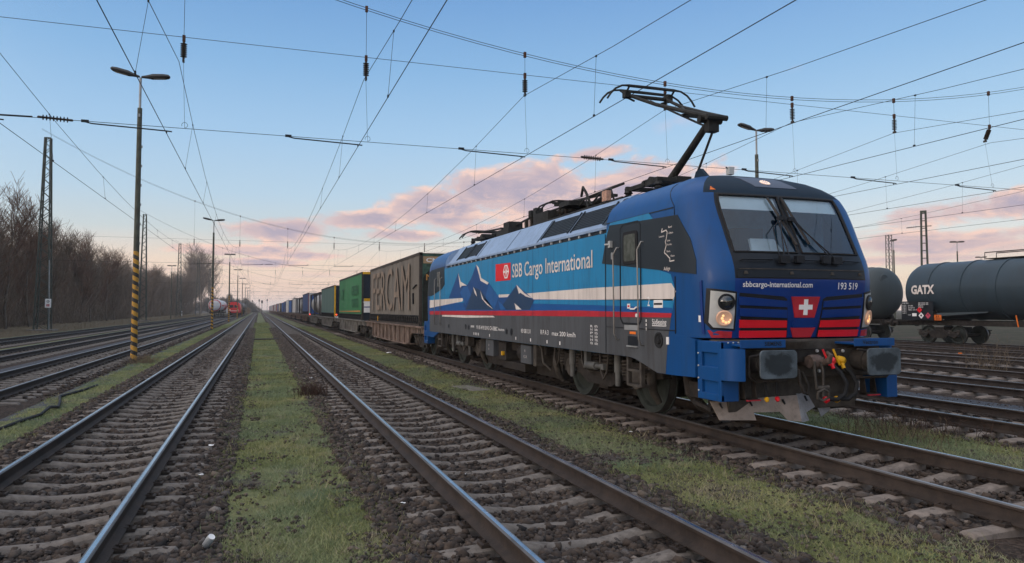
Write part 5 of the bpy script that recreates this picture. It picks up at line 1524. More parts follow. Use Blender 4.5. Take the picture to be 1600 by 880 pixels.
lamp_post('lamp post standing far off at the edge of the wood', -17, 165, 10.9, 'T', 0.01, 'lamp posts on the right' if False else 'lamp posts by the wood')

# ------------------------------------------------------------------ freight train
def wagon_bogie(parent, yc, detailed=True, x0=0.0, mats=('grime', 'grime_light')):
    b = MB()
    for s in (-1, 1):
        b.px([(yc - 1.25, .50), (yc - 1.2, .66), (yc - .5, .62), (yc - .3, .72), (yc + .3, .72), (yc + .5, .62), (yc + 1.2, .66), (yc + 1.25, .50), (yc + .55, .48), (yc + .4, .28), (yc - .4, .28), (yc - .55, .48)], s * 1.02, s * 1.10, 0)
        for e in (-.9, .9):
            b.lathe([(.15, 0), (.16, .05), (.16, .12), (.10, .14)], (s * .98, yc + e, .46), (s, 0, 0), 14, 1)
            b.box(s * 1.0, yc + e - .26, .40, s * 1.14, yc + e + .26, .54, 0)
            for q in (-.24, .24):
                b.lathe([(.08, 0), (.08, .22)], (s * 1.06, yc + e + q, .5), (0, 0, 1), 10, 1)
            b.tube([(s * 1.16, yc + e - .35, .70), (s * 1.16, yc + e, .60), (s * 1.16, yc + e + .35, .70)], .02, 6, 1)
    b.box(-1.0, yc - .25, .40, 1.0, yc + .25, .85, 0)
    o = b.build('bogie', list(mats), parent, smooth=30)
    for e in (-.9, .9):
        wheelset(o, yc + e, .46)
    return o
M['wagon_brown'] = mat('rusty brown wagon paint', (0.150, 0.108, 0.086), 0.85, var=.4, scale=2.2, bump=.3, dirt=(0.035, 0.026, 0.022), dirt_amt=.75)
M['wagon_grey'] = mat('dusty grey wagon paint', (0.150, 0.140, 0.125), 0.85, var=.35, scale=2.2, dirt=(0.045, 0.038, 0.032), dirt_amt=.7)
def pocket_wagon(label, y0, L, matk, simple=False):
    t = thing('freight_wagon', label, 'freight wagon', (7.27, y0, RT), 0, 'wagons of the freight train')
    b = MB()
    for s in (-1, 1):
        b.px([(.55, .84), (.55, 1.10), (L - .55, 1.10), (L - .55, .84), (L - 2.9, .80), (L - 3.7, .34), (3.7, .34), (2.9, .80)], s * 1.28, s * 1.22)
        b.box(s * 1.20, .55, 1.05, s * 1.38, L - .55, 1.12); b.box(s * 1.20, 3.7, .30, s * 1.36, L - 3.7, .36)
        k = 0; y = 3.2
        while y < L - 3:
            b.bar((s * 1.31, y, .36), (s * 1.31, y, 1.06), .05, .07); y += 1.15
    b.box(-1.25, .5, .78, 1.25, .70, 1.10); b.box(-1.25, L - .7, .78, 1.25, L - .5, 1.10); b.box(-1.2, .6, .95, 1.2, 3.5, 1.02); b.box(-1.2, L - 3.5, .95, 1.2, L - .6, 1.02); b.box(-1.2, 3.5, .30, 1.2, L - 3.5, .36)
    b.build('frame', matk, t, bevel=.008 if not simple else 0)
    if not simple:
        for e in (0, L):
            for s in (-1, 1):
                d = 1 if e == 0 else -1
                b = MB(); b.lathe([(.20, 0), (.22, .02), (.20, .05), (.09, .06), (.09, .35), (.13, .36), (.13, .55)], (s * .875, e, 1.05), (0, d, 0), 14); b.build('buffer', 'grime', t, smooth=35)
    if simple:
        b = MB()
        for yc in (1.75, L - 1.75):
            for e in (-.9, .9):
                for s in (-1, 1): b.lathe([(.46, 0), (.46, .13)], (s * .75, yc + e, .46), (-s, 0, 0), 14)
            for s in (-1, 1): b.box(s * 1.0, yc - 1.25, .35, s * 1.1, yc + 1.25, .7)
        b.build('bogie', 'grime', t)
    else:
        wagon_bogie(t, 1.75); wagon_bogie(t, L - 1.75)
        b = MB()
        for s in (-1, 1):
            b.tube([(s * 1.36, .75, .45), (s * 1.36, .75, 1.3), (s * 1.36, 1.1, 1.3), (s * 1.36, 1.1, .45)], .018, 6)
        b.build('grab_rail', 'grime_light', t, smooth=40)
    return t
def trailer(name, label, y0, L, z0, z1, curtain, frame_m, front_m, W=2.5, loads='loads of the freight train', straps=True, cat='trailer', ribs=0):
    t = thing(name, label, cat, (7.27, y0, RT), 0, loads)
    h = W / 2
    b = MB()
    # curtain with soft bulges
    for s in (-1, 1):
        rows = []
        ny = 28
        rr = np.random.default_rng(int(y0 * 10))
        ph = rr.uniform(0, 6, 4)
        for i in range(ny + 1):
            y = .12 + (L - .24) * i / ny
            rows.append([(s * (h - .012 + .016 * math.sin(y * 1.9 + ph[0]) * math.sin(math.pi * v) + .010 * math.sin(y * 5 + ph[1] + v * 2)), y, z0 + .34 + (z1 - z0 - .46) * v) for v in np.linspace(0, 1, 7)])
        b.grid(rows)
    b.build('curtain', curtain, t, smooth=60)
    b = MB()
    for s in (-1, 1):
        for y in (0, L - .12): b.box(s * h, y, z0, s * (h - .12), y + .12, z1)
        b.box(s * (h + .006), 0, z1 - .12, s * (h - .12), L, z1 + .0); b.box(s * h, 0, z0, s * (h - .10), L, z0 + .10)
    b.box(-h + .1, .1, z1 - .05, h - .1, L - .1, z1 - .02); b.box(-h + .1, .05, z0 + .05, h - .1, L - .05, z0 + .30); b.box(-h + .05, L - .06, z0, h - .05, L - .02, z1 - .02)
    b.build('frame', frame_m, t)
    b = MB(); b.box(-h + .12, .02, z0 + .02, h - .12, .06, z1 - .06); fr = b.build('end_panel', front_m, t)
    if straps:
        b = MB()
        for s in (-1,):
            y = .2
            while y < L - .5:
                b.bar((s * (h + .01), y, z0 + .12), (s * (h + .012), y + .25, z0 + .42), .02, .03, 0, hint=(1, 0, 0)); b.bar((s * (h + .012), y + .25, z0 + .12), (s * (h + .01), y, z0 + .42), .02, .03, 0, hint=(1, 0, 0)); y += .42
            b.box(s * (h + .004), .15, z0 + .40, s * (h - .004), L - .15, z0 + .45, 0)
        b.build('strap', 'rubber', t)
        b = MB(); b.box(-h + .03, .12, z0 + .1, -h + .04, L - .12, z0 + .36); b.build('side_guard', 'grime', t)
    return t, fr
M['curtain_grey'] = mat('dusty grey curtain', (0.150, 0.134, 0.114), 0.8, var=.16, scale=1.2, streak=True, dirt=(0.060, 0.052, 0.043), dirt_amt=.7)
M['curtain_letter'] = mat('faded tan print', (0.215, 0.165, 0.125), 0.8, var=.15, scale=4, streak=True, dirt=(0.12, 0.10, 0.085), dirt_amt=.9)
M['curtain_green'] = mat('bright green curtain', (0.036, 0.160, 0.062), 0.6, var=.12, scale=1.5, streak=True, dirt=(0.05, 0.14, 0.06), dirt_amt=.4)
M['green_print'] = mat('dark green print', (0.022, 0.095, 0.045), 0.6, var=.15)
M['curtain_teal'] = mat('grey green curtain', (0.085, 0.135, 0.115), 0.7, var=.12, scale=1.5, streak=True)
M['curtain_blue'] = mat('blue curtain', (0.035, 0.060, 0.15), 0.6, var=.15)
M['navy'] = mat('navy end panel', (0.012, 0.018, 0.028), 0.5, var=.2)
M['poster_green'] = mat('faded green picture', (0.045, 0.085, 0.062), 0.7, var=.35, scale=2.5, dirt=(0.025, 0.022, 0.016), dirt_amt=.8)
M['poster_tan'] = mat('tan header', (0.36, 0.235, 0.13), 0.7, var=.12)
M['poster_dark'] = mat('dark picture', (0.020, 0.022, 0.016), 0.7, var=.4, scale=4)
M['poster_orange'] = mat('faded orange print', (0.42, 0.20, 0.055), 0.7, var=.2)
M['tank_silver'] = mat('brushed tank steel', (0.40, 0.38, 0.36), 0.42, metal=.35, var=.1, dirt=(0.20, 0.17, 0.15), dirt_amt=.4)
M['container_white'] = mat('dirty white box', (0.46, 0.44, 0.42), 0.7, var=.1, dirt=(0.28, 0.25, 0.22), dirt_amt=.4)
M['container_blue'] = mat('blue box', (0.030, 0.085, 0.24), 0.6, var=.12)
M['container_red'] = mat('brick red box', (0.26, 0.045, 0.035), 0.6, var=.12)
M['container_cream'] = mat('cream box', (0.50, 0.42, 0.34), 0.7, var=.1)
M['dark_frame'] = mat('dark trailer frame', (0.040, 0.036, 0.032), 0.7, var=.25)
M['brown_frame'] = mat('dark brown trailer frame', (0.050, 0.040, 0.033), 0.75, var=.3, dirt=(0.03, 0.025, 0.02), dirt_amt=.5)

pocket_wagon('rusty brown pocket wagon coupled to the locomotive, carrying the grey lettered trailer', 27.32, 17.0, 'wagon_brown')
t, fr = trailer('curtain_trailer', 'dusty grey curtain trailer with huge tan letters right behind the locomotive', 28.85, 13.75, 1.10, 4.06, 'curtain_grey', 'brown_frame', 'poster_green')
b = MB(); lettering(b, 'FERCAM', -12.4, 1.76, 10.6, 2.02, lambda u, v: (-1.305, -u, v), 0)
b.build('lettering', 'curtain_letter', t, fix=False)
b = MB(); b.add([(-1.10, .012, 3.62), (1.1, .012, 3.62), (1.1, .012, 3.90), (-1.1, .012, 3.90)], [(0, 1, 2, 3)], 0)
b.add([(-1.1, .014, 3.05), (-.9, .014, 3.3), (-.55, .014, 3.42), (-.3, .014, 3.2), (0, .014, 3.36), (.4, .014, 3.0), (1.1, .014, 3.1), (1.1, .014, 1.25), (-1.1, .014, 1.25)], [tuple(range(9))], 1)
for pl in ([(-.75, 2.45), (-.55, 2.62), (-.4, 2.52), (-.25, 2.62), (-.2, 2.35), (-.5, 2.2), (-.75, 2.3)], [(-.85, 2.15), (-.35, 2.2), (-.1, 2.3), (.2, 2.1), (-.2, 2.0), (-.5, 1.95), (-.5, 1.5), (-.85, 1.5)], [(-.35, 1.9), (.1, 1.95), (.1, 1.6), (-.3, 1.55)], [(.0, 2.6), (.5, 2.7), (.6, 2.2), (.2, 2.3)]):
    b.add([(x, .009, z) for x, z in pl], [tuple(range(len(pl)))], 2)
b.build('end_picture', ['poster_tan', 'poster_dark', 'poster_orange'], fr, fix=False)
b = MB(); lettering(b, 'CM 1535', -.98, 3.68, 1.30, .155, lambda u, v: (u, .006, v), 0, bold=.012); b.build('lettering', 'white', fr, fix=False)
b = MB(); lettering(b, 'Nef r', -.98, 2.95, .95, .24, lambda u, v: (u, .006, v), 0, bold=.012); b.build('lettering', 'poster_orange', fr, fix=False)
b = MB(); b.box(-1.275, 10.55, 1.18, -1.262, 10.7, 1.45); b.build('marker_plate', 'yellow', t)
b = MB(); b.bar((-1.27, .55, 2.78), (-1.27, 1.25, 2.62), .02, .07, hint=(1, 0, 0)); b.bar((-1.27, 1.05, 2.0), (-1.27, 1.10, 2.45), .02, .10, hint=(1, 0, 0)); b.build('curtain_tear', 'black', t)

pocket_wagon('dusty grey pocket wagon carrying the bright green trailer', 44.6, 17.0, 'wagon_grey')
t, fr = trailer('curtain_trailer', 'bright green curtain trailer with a yellow-topped dark end', 46.2, 13.6, 1.05, 4.12, 'curtain_green', 'dark_frame', 'navy')
b = MB(); b.box(-1.2, -.03, 3.98, 1.2, .02, 4.12); b.build('end_trim', 'yellow', fr)
b = MB(); b.box(-.6, .005, 1.2, -.5, .018, 3.9); b.box(-1.2, .0, 2.2, -.7, .015, 2.28, 1); b.build('door_bar', ['rust', 'white'], fr)
b = MB()
lettering(b, 'GREEN', -5.2, 2.75, 3.6, .62, lambda u, v: (-1.283, -u, v), 0, bold=.02); lettering(b, 'CARGO', -5.0, 1.95, 3.4, .55, lambda u, v: (-1.283, -u, v), 0, bold=.02); lettering(b, 'LT', -12.5, 2.55, 2.6, .75, lambda u, v: (-1.283, -u, v), 0, bold=.01)
b.v = b.v
b.build('curtain_print', 'green_print', t, fix=False)
b = MB(); b.add([(-1.284, .4, 1.62), (-1.284, 13.2, 1.62), (-1.284, 13.2, 1.66), (-1.284, .4, 1.72)], [(0, 1, 2, 3)]); b.build('curtain_stripe', 'poster_orange', t, fix=False)
b = MB(); b.box(-1.30, -1.45, 1.6, -.95, -1.40, 2.45, 0); b.box(-1.302, -1.456, 2.28, -.948, -1.45, 2.45, 1); b.box(-1.302, -1.456, 1.9, -.948, -1.45, 1.96, 2); b.build('data_panel', ['white', 'yellow', 'deep_blue'], t)

pocket_wagon('dusty grey pocket wagon carrying the grey green trailer', 62.0, 17.0, 'wagon_grey')
t, fr = trailer('curtain_trailer', 'plain grey green curtain trailer with yellow-edged dark end', 63.9, 13.6, 1.05, 3.86, 'curtain_teal', 'dark_frame', 'navy')
b = MB(); b.box(-1.25, -.02, 1.2, -1.12, .01, 3.8); b.build('end_trim', 'yellow', fr)
b = MB(); b.box(-1.2, -.03, .95, -.9, -.01, 1.2); b.build('mud_flap', 'cream', t)
b = MB(); b.lathe([(.06, 0), (.06, .03)], (-1.05, -.02, 1.35), (0, -1, 0), 12); b.build('reflector', 'red_glow', fr)
def tank_container(label, y0, L=6.06, z0=1.15, hgt=2.5, matk='tank_silver', framek='dark_frame'):
    t = thing('tank_container', label, 'tank container', (7.27, y0, RT), 0, 'loads of the freight train')
    b = MB()
    r = 1.14
    b.lathe([(.0, .10), (.5, .12), (.9, .22), (1.08, .36), (r, .5), (r, L * .33), (r + .03, L * .33 + .02), (r + .03, L * .33 + .10), (r, L * .33 + .12), (r, L * .66), (r + .03, L * .66 + .02), (r + .03, L * .66 + .10), (r, L * .66 + .12), (r, L - .5), (1.08, L - .36), (.9, L - .22), (.5, L - .12), (0, L - .10)], (0, 0, z0 + hgt / 2 + .02), (0, 1, 0), 28, caps=False)
    b.build('tank', matk, t, smooth=40)
    b = MB()
    for s in (-1, 1):
        for y in (.06, L - .06): b.bar((s * 1.16, y, z0), (s * 1.16, y, z0 + hgt), .12, .12)
        b.bar((s * 1.16, 0, z0 + .06), (s * 1.16, L, z0 + .06), .10, .12); b.bar((s * 1.16, 0, z0 + hgt - .05), (s * 1.16, L, z0 + hgt - .05), .08, .08)
        b.bar((s * 1.16, .1, z0 + .1), (s * 1.16, 1.3, z0 + hgt - .1), .06, .06); b.bar((s * 1.16, L - .1, z0 + .1), (s * 1.16, L - 1.3, z0 + hgt - .1), .06, .06)
    for y in (.06, L - .06):
        b.bar((-1.16, y, z0 + .06), (1.16, y, z0 + .06), .1, .12); b.bar((-1.16, y, z0 + hgt - .06), (1.16, y, z0 + hgt - .06), .1, .1)
    b.build('frame', framek, t)
    b = MB(); b.box(-.25, .3, z0 + hgt, .25, L - .3, z0 + hgt + .04); b.lathe([(.25, 0), (.25, .12)], (0, L / 2, z0 + hgt - .02), (0, 0, 1), 14); b.build('walkway', 'galv', t)
    return t
def box_container(label, y0, L, matk, framek='dark_frame', z0=1.15, hgt=2.6, W=2.5, endk=None):
    t = thing('container', label, 'container', (7.27, y0, RT), 0, 'loads of the freight train')
    b = MB(); h = W / 2
    n = int(L / .45)
    rows = []
    for s in (-1, 1):
        rows = []
        for i in range(n * 2 + 1):
            y = .1 + (L - .2) * i / (n * 2)
            x = h - (.01 if (i // 1) % 2 else .05)
            rows.append([(s * x, y, z0 + .12), (s * x, y, z0 + hgt - .1)])
        b.grid(rows)
    b.box(-h + .06, .05, z0 + .1, h - .06, L - .05, z0 + hgt - .06)
    b.build('box_body', matk, t)
    b = MB()
    for s in (-1, 1):
        for y in (0, L - .12): b.box(s * h, y, z0, s * (h - .12), y + .12, z0 + hgt)
        b.box(s * h, .1, z0, s * (h - .08), L - .1, z0 + .12); b.box(s * h, .1, z0 + hgt - .1, s * (h - .08), L - .1, z0 + hgt)
    for y in (0, L - .1): b.box(-h, y, z0, h, y + .1, z0 + .14); b.box(-h, y, z0 + hgt - .12, h, y + .1, z0 + hgt)
    b.build('frame', framek, t)
    return t
pocket_wagon('dark flat wagon under the nearest pair of silver tank containers', 79.3, 17.2, 'wagon_grey')
tank_container('silver tank container just behind the grey green trailer', 80.3)
tank_container('silver tank container just ahead of the blue trailer', 88.6)
pocket_wagon('brown pocket wagon under the blue trailer with the pale end', 96.8, 16.6, 'wagon_brown')
t, fr = trailer('curtain_trailer', 'dark blue trailer with a pale-framed blue end and red reflectors', 98.0, 13.6, 1.1, 3.95, 'curtain_blue', 'dark_frame', 'container_blue')
b = MB()
b.box(-1.2, -.03, 3.6, 1.2, .01, 3.9, 0); b.box(-1.2, -.02, 1.2, -1.06, .01, 3.6, 0); b.box(-1.256, .3, 1.5, -1.25, .7, 3.8, 1)
b.build('end_trim', ['container_white', 'red_dull'], fr)
for x in (-1.05, -.35):
    b = MB(); b.lathe([(.10, 0), (.10, .03)], (x, -.03, 1.15), (0, -1, 0), 12); b.build('red_reflector', 'red_glow', fr)  # unlit trailer reflectors, given an added glow
for (y, what) in ((113.9, 'second pair of silver tank containers'), (131.4, 'white box'), (148.9, 'pale blue box')):
    pass
far_loads = [(113.9, 'T'), (131.4, 'W'), (148.6, 'B'), (165.8, 'W'), (183.0, 'N'), (200.2, 'B'), (217.4, 'T'), (234.6, 'C'), (251.8, 'B'), (269.0, 'R'), (286.2, 'W'), (303.4, 'C'), (320.6, 'N'), (337.8, 'R'), (355.0, 'W'), (372.2, 'B'), (389.4, 'C'), (406.6, 'W'), (423.8, 'N'), (441.0, 'B'), (458.2, 'C'), (475.4, 'R')]
KN = {'W': ('white', 'container_white'), 'B': ('blue', 'container_blue'), 'N': ('navy blue', 'curtain_blue'), 'C': ('cream', 'container_cream'), 'R': ('brick red', 'container_red')}
prev = 'dark blue trailer with the pale end'
cnt = {}
ORDN = ['first', 'second', 'third', 'fourth', 'fifth', 'sixth', 'seventh', 'eighth']
for i, (y, k) in enumerate(far_loads):
    cnt[k] = cnt.get(k, 0) + 1
    if k == 'T':
        nm = ['nearer', 'farther'][cnt[k] - 1]
        pocket_wagon('dark wagon under the %s silver tanks behind the blue trailer' % nm, y, 17.0, 'wagon_brown', simple=True)
        tank_container('silver tank container, front one of the %s pair behind the blue trailer' % nm, y + 1.0); tank_container('silver tank container, rear one of the %s pair behind the blue trailer' % nm, y + 9.2)
    else:
        cn, mk = KN[k]
        o_ = ORDN[cnt[k] - 1]
        pocket_wagon('small far wagon under the %s %s box behind the blue trailer' % (o_, cn), y, 17.0, 'wagon_brown', simple=True)
        box_container('%s box on the freight train, %s %s one behind the blue trailer' % (cn, o_, cn), y + 1.6, 13.6, mk, 'dark_frame' if i % 3 else 'container_white', hgt=2.75 - .12 * (i % 3))

# ------------------------------------------------------------------ red locomotive and tank wagons far on the left
t = thing('electric_locomotive', 'small red locomotive facing the camera far down the left tracks', 'locomotive', (-6.2, 205, RT))
b = MB()
prof = [(-1.45, .95), (-1.48, 1.2), (-1.48, 3.0), (-1.2, 3.55), (-.6, 3.8), (.6, 3.8), (1.2, 3.55), (1.48, 3.0), (1.48, 1.2), (1.45, .95)]
rows = []
for (y, sx_, zz) in ((.75, .93, 0), (.9, .97, 0), (1.5, 1.0, 0), (18.0, 1.0, 0)):
    rows.append([(x * sx_, y + (.55 * max(0, (z - 2.1) / 1.6) if y < 1.4 else 0), z) for x, z in prof])
b.grid(rows); b.add(rows[0], [tuple(range(10))]); b.add(rows[-1], [tuple(range(10))])
b.build('body_shell', mat('traffic red paint', (.55, .022, .020), .45, var=.08), t, smooth=35)
for s in (-1, 1):
    b = MB(); b.add([(s * .12, .92, 2.30), (s * 1.15, .95, 2.30), (s * 1.05, 1.16, 3.0), (s * .12, 1.12, 3.0)], [(0, 1, 2, 3)]); b.v = [(x, y - .05, z) for x, y, z in b.v]; b.build('windscreen', 'black', t, fix=False)
    b = MB(); b.lathe([(.12, 0), (.12, .04)], (s * .95, .76, 1.75), (0, -1, 0), 12); b.build('headlight', 'lit_top', t)
    b = MB(); b.lathe([(.24, 0), (.24, .06), (.1, .08), (.1, .6)], (s * .875, .1, 1.05), (0, 1, 0), 14); b.build('buffer', 'grime', t)
b = MB(); b.box(-1.3, .72, 1.42, 1.3, .76, 1.52); b.build('white_stripe', 'white', t)
b = MB(); b.box(-1.3, .7, .35, 1.3, 17.9, .96); b.build('underframe', 'grime', t)
b = MB(); b.box(-.9, 1.6, 3.8, .9, 17, 3.95); b.tube([(0, 3, 3.9), (0, 1.6, 4.3), (0, 3.6, 4.35)], .05, 6); b.box(-.8, 3.4, 4.33, .8, 3.7, 4.38); b.build('roof_gear', 'black', t)
M['tank_dark'] = mat('dark blue grey tank paint', (0.028, 0.045, 0.058), 0.5, var=.12, scale=.8, streak=True, coat=.15, dirt=(0.030, 0.036, 0.040), dirt_amt=.5)
M['tank_mid'] = mat('grey tank paint', (0.052, 0.066, 0.072), 0.55, var=.12, scale=.8, streak=True)
M['tank_white'] = mat('white tank paint', (0.55, 0.53, 0.52), 0.5, var=.08)
def tank_wagon(label, x, y0, matk, L=14.7, r=1.52, zc=2.78, detailed=True, group='tank wagons', stripe=False):
    t = thing('tank_wagon', label, 'tank wagon', (x, y0, RT), 0, group)
    b = MB()
    prof = [(0, 0), (.45, .03), (.85, .11), (1.15, .24), (1.38, .44), (1.48, .62), (r, .85)]
    prof += [(r, L - .85), (1.48, L - .62), (1.38, L - .44), (1.15, L - .24), (.85, L - .11), (.45, L - .03), (0, L)]
    b.lathe(prof, (0, 0, zc), (0, 1, 0), 56 if detailed else 20, caps=False)
    b.build('tank', matk, t, smooth=35)
    if detailed:
        y = 1.35
        while y < L - .8:
            b = MB(); b.lathe([(r, -.05), (r + .035, -.04), (r + .035, .04), (r, .05)], (0, y, zc), (0, 1, 0), 56, caps=False); b.build('tank_ring', matk, t, smooth=50); y += 1.9
    b = MB()
    for s in (-1, 1):
        b.box(s * 1.05, -.35, .95, s * .90, L + .35, 1.20); b.box(s * 1.25, -.3, 1.14, s * .85, .9, 1.19); b.box(s * 1.25, L - .9, 1.14, s * .85, L + .3, 1.19)
    b.box(-1.2, -.40, .90, 1.2, -.30, 1.22); b.box(-1.2, L + .30, .90, 1.2, L + .40, 1.22)
    for y in (1.6, L - 1.6):
        for s in (-1, 1): b.px([(y - .8, 1.18), (y + .8, 1.18), (y + .5, 1.75), (y - .5, 1.75)], s * 1.1, s * .95)
    b.build('frame', 'grime', t)
    for s in (-1, 1):
        for e, d_ in ((-.92, 1), (L + .92, -1)):
            b = MB(); b.lathe([(.22, 0), (.22, .05), (.09, .07), (.09, .35), (.13, .36), (.13, .6)], (s * .875, e, 1.05), (0, d_, 0), 14); b.build('buffer', 'grime', t)
    for yc in (2.2, L - 2.2):
        if detailed: wagon_bogie(t, yc)
    if not detailed:
        b = MB()
        for yc in (2.2, L - 2.2):
            for e in (-.9, .9):
                for s in (-1, 1): b.lathe([(.46, 0), (.46, .13)], (s * .75, yc + e, .46), (-s, 0, 0), 12)
        b.build('bogie', 'grime', t)
    b = MB(); b.box(-.35, L * .3, zc + r + .02, .35, L * .7, zc + r + .06)
    for s in (-1, 1):
        b.tube([(s * .4, L * .3, zc + r), (s * .4, L * .3, zc + r + .35), (s * .4, L * .7, zc + r + .35), (s * .4, L * .7, zc + r)], .025, 6)
    b.build('walkway', 'grime', t)
    if stripe:
        b = MB(); b.lathe([(r + .006, .9), (r + .006, L - .9)], (0, 0, zc), (0, 1, 0), 40, caps=False)
        me_keep = [(p) for p in b.f]
        b2 = MB()
        for a in (0, 1):
            s = -1 if a == 0 else 1
            b2.grid([[(s * (r + .006) * math.cos(w_), y, zc + (r + .006) * math.sin(w_)) for w_ in (-.12, 0, .12)] for y in (.9, L - .9)])
        b2.lathe([(1.21, .27), (1.40, .45)], (0, -.01, zc), (0, 1, 0), 30, caps=False)
        b2.build('stripe', 'red_dull', t, fix=False)
    return t
G = tank_wagon('dark blue grey tank wagon with white letters and hazard labels, right edge of the picture', 35.0, 17.0, 'tank_dark', group='dark tank wagons on the right')
def tside(y, z, o=.004):
    rr_ = 1.52 + o; dz_ = z - 2.78
    return (-math.sqrt(max(.01, rr_ * rr_ - dz_ * dz_)), y, z)
b = MB(); lettering(b, 'GATX', -13.72, 2.63, 1.42, .44, lambda u, v: tside(-u, v, .036), 0, bold=.04); b.build('lettering', 'cream', G, fix=False)
b = MB(); b.box(-1.60, 12.35, 1.22, -1.57, 14.35, 2.22); dp = b.build('data_panel', 'black', G)
b = MB()
def dq(y, z, w_, h_, m): b.add([(-1.603, y, z), (-1.603, y - w_, z), (-1.603, y - w_, z + h_), (-1.603, y, z + h_)], [(0, 1, 2, 3)], m)
def dia(y, z, r_, m, d=.0): b.add([(-1.603 - d, y + r_, z), (-1.603 - d, y, z - r_), (-1.603 - d, y - r_, z), (-1.603 - d, y, z + r_)], [(0, 1, 2, 3)], m)
lettering(b, '33 80 7846', -14.3, 2.10, .42, .06, lambda u, v: (-1.603, -u, v), 0)
for r_ in range(6): lettering(b, 'A B C', -14.28, 1.98 - r_ * .085, .26, .06, lambda u, v: (-1.603, -u, v), 0)
for r_, tx_ in enumerate(('D 80', '33 GATX', '7846 123-4')): lettering(b, tx_, -13.9, 1.95 - r_ * .11, .30 + r_ * .12, .07, lambda u, v: (-1.603, -u, v), 0)
for r_ in range(4): lettering(b, '00 000 00', -13.25, 2.10 - r_ * .075, .62 if r_ < 2 else .30, .055, lambda u, v: (-1.603, -u - (.3 if False else 0), v), 0)
dq(13.65, 1.42, .28, .16, 0); lettering(b, 'ZACNS', -13.92, 1.46, .18, .06, lambda u, v: (-1.603, -u, v), 0)
dia(13.18, 1.76, .17, 1); dia(13.08, 1.46, .17, 0); dia(12.66, 1.46, .17, 2); dia(13.18, 1.80, .045, 3, .003); dia(13.08, 1.46, .07, 3, .003); dia(12.66, 1.50, .045, 3, .003)
b.build('hazard_label', ['white', 'red', mat('pink red label', (.48, .06, .10), .5), 'black'], dp, fix=False)
b = MB(); b.box(-1.62, 11.85, 1.22, -1.60, 12.27, 1.50); op = b.build('warning_plate', 'orange', G)
b = MB(); lettering(b, '33', -12.18, 1.38, .2, .09, lambda u, v: (-1.624, -u, v), 0, bold=.02); lettering(b, '1203', -12.24, 1.25, .34, .09, lambda u, v: (-1.624, -u, v), 0, bold=.02); b.box(-1.624, 11.86, 1.355, -1.622, 12.26, 1.365); b.build('lettering', 'black', op, fix=False)
b = MB()
for y in (8.0, 7.55): b.tube([(-1.3, y, .95), (-1.3, y + .1, 1.5)], .03, 6)
b.build('grab_rail', 'orange', G)
b = MB(); b.px([(12.2, 1.42), (9.4, 1.62), (9.3, 1.68), (12.2, 1.60)], -1.5, -1.2); b.build('side_fairing', 'tank_mid', G)
b = MB(); b.lathe([(.28, 0), (.30, .02), (.30, .05), (.24, .06)], (0.0, 0, 0), (0, 1, 0), 20); 
T2 = tank_wagon('dark grey tank wagon half hidden behind the locomotive nose, its domed end showing', 35.0, 33.55, 'tank_mid', group='dark tank wagons on the right')
b.build('manhole', 'tank_mid', T2, loc=(-.35, .12, 3.55), smooth=40)
tank_wagon('dark tank wagon farthest along, hidden mostly behind the blue locomotive', 35.0, 51.6, 'tank_dark', group='dark tank wagons on the right', detailed=False) if False else None
tank_wagon('white tank wagon with a red stripe, far left beside the red locomotive', -9.9, 188, 'tank_white', detailed=False, stripe=True, group='far tank wagons')
tank_wagon('pale tank wagon coupled behind the red-striped white one', -9.9, 206, 'tank_white', detailed=False, group='far tank wagons')
for k, y in enumerate((226, 244, 262, 280, 298)):
    tank_wagon('dark tank wagon in the row behind the red locomotive, ' + ['first after it', 'second after it', 'third after it', 'fourth after it', 'last of the row'][k], -6.2, y, 'tank_dark', detailed=False, group='far tank wagons')

# ------------------------------------------------------------------ bare winter trees
M['bark'] = mat('grey brown bark', (0.13, 0.105, 0.085), 0.95, var=.3, scale=3)
M['twig'] = mat('brown twigs', (0.165, 0.128, 0.098), 0.95, var=.3, scale=1)
M['twig_red'] = mat('reddish twigs', (0.16, 0.098, 0.07), 0.95, var=.25, scale=1)
def frusta(segs, n):
    """segments (p, q, r0, r1) to one vertex and face array"""
    A = np.array([s[0] for s in segs]); B_ = np.array([s[1] for s in segs]); r0 = np.array([s[2] for s in segs]); r1 = np.array([s[3] for s in segs])
    d = B_ - A; d /= np.linalg.norm(d, axis=1, keepdims=True) + 1e-9
    h = np.where(np.abs(d[:, 2:3]) > .9, np.array([[1., 0, 0]]), np.array([[0, 0, 1.]]))
    a = np.cross(d, h); a /= np.linalg.norm(a, axis=1, keepdims=True); b = np.cross(d, a)
    V = []
    for P_, r in ((A, r0), (B_, r1)):
        for k in range(n):
            w_ = 2 * np.pi * k / n
            V.append(P_ + (a * np.cos(w_) + b * np.sin(w_)) * r[:, None])
    V = np.stack(V, 1).reshape(-1, 3)
    F_ = np.array([[k, (k + 1) % n, n + (k + 1) % n, n + k] for k in range(n)])
    Fc = (F_[None] + (np.arange(len(segs)) * 2 * n)[:, None, None]).reshape(-1, 4)
    return V, Fc
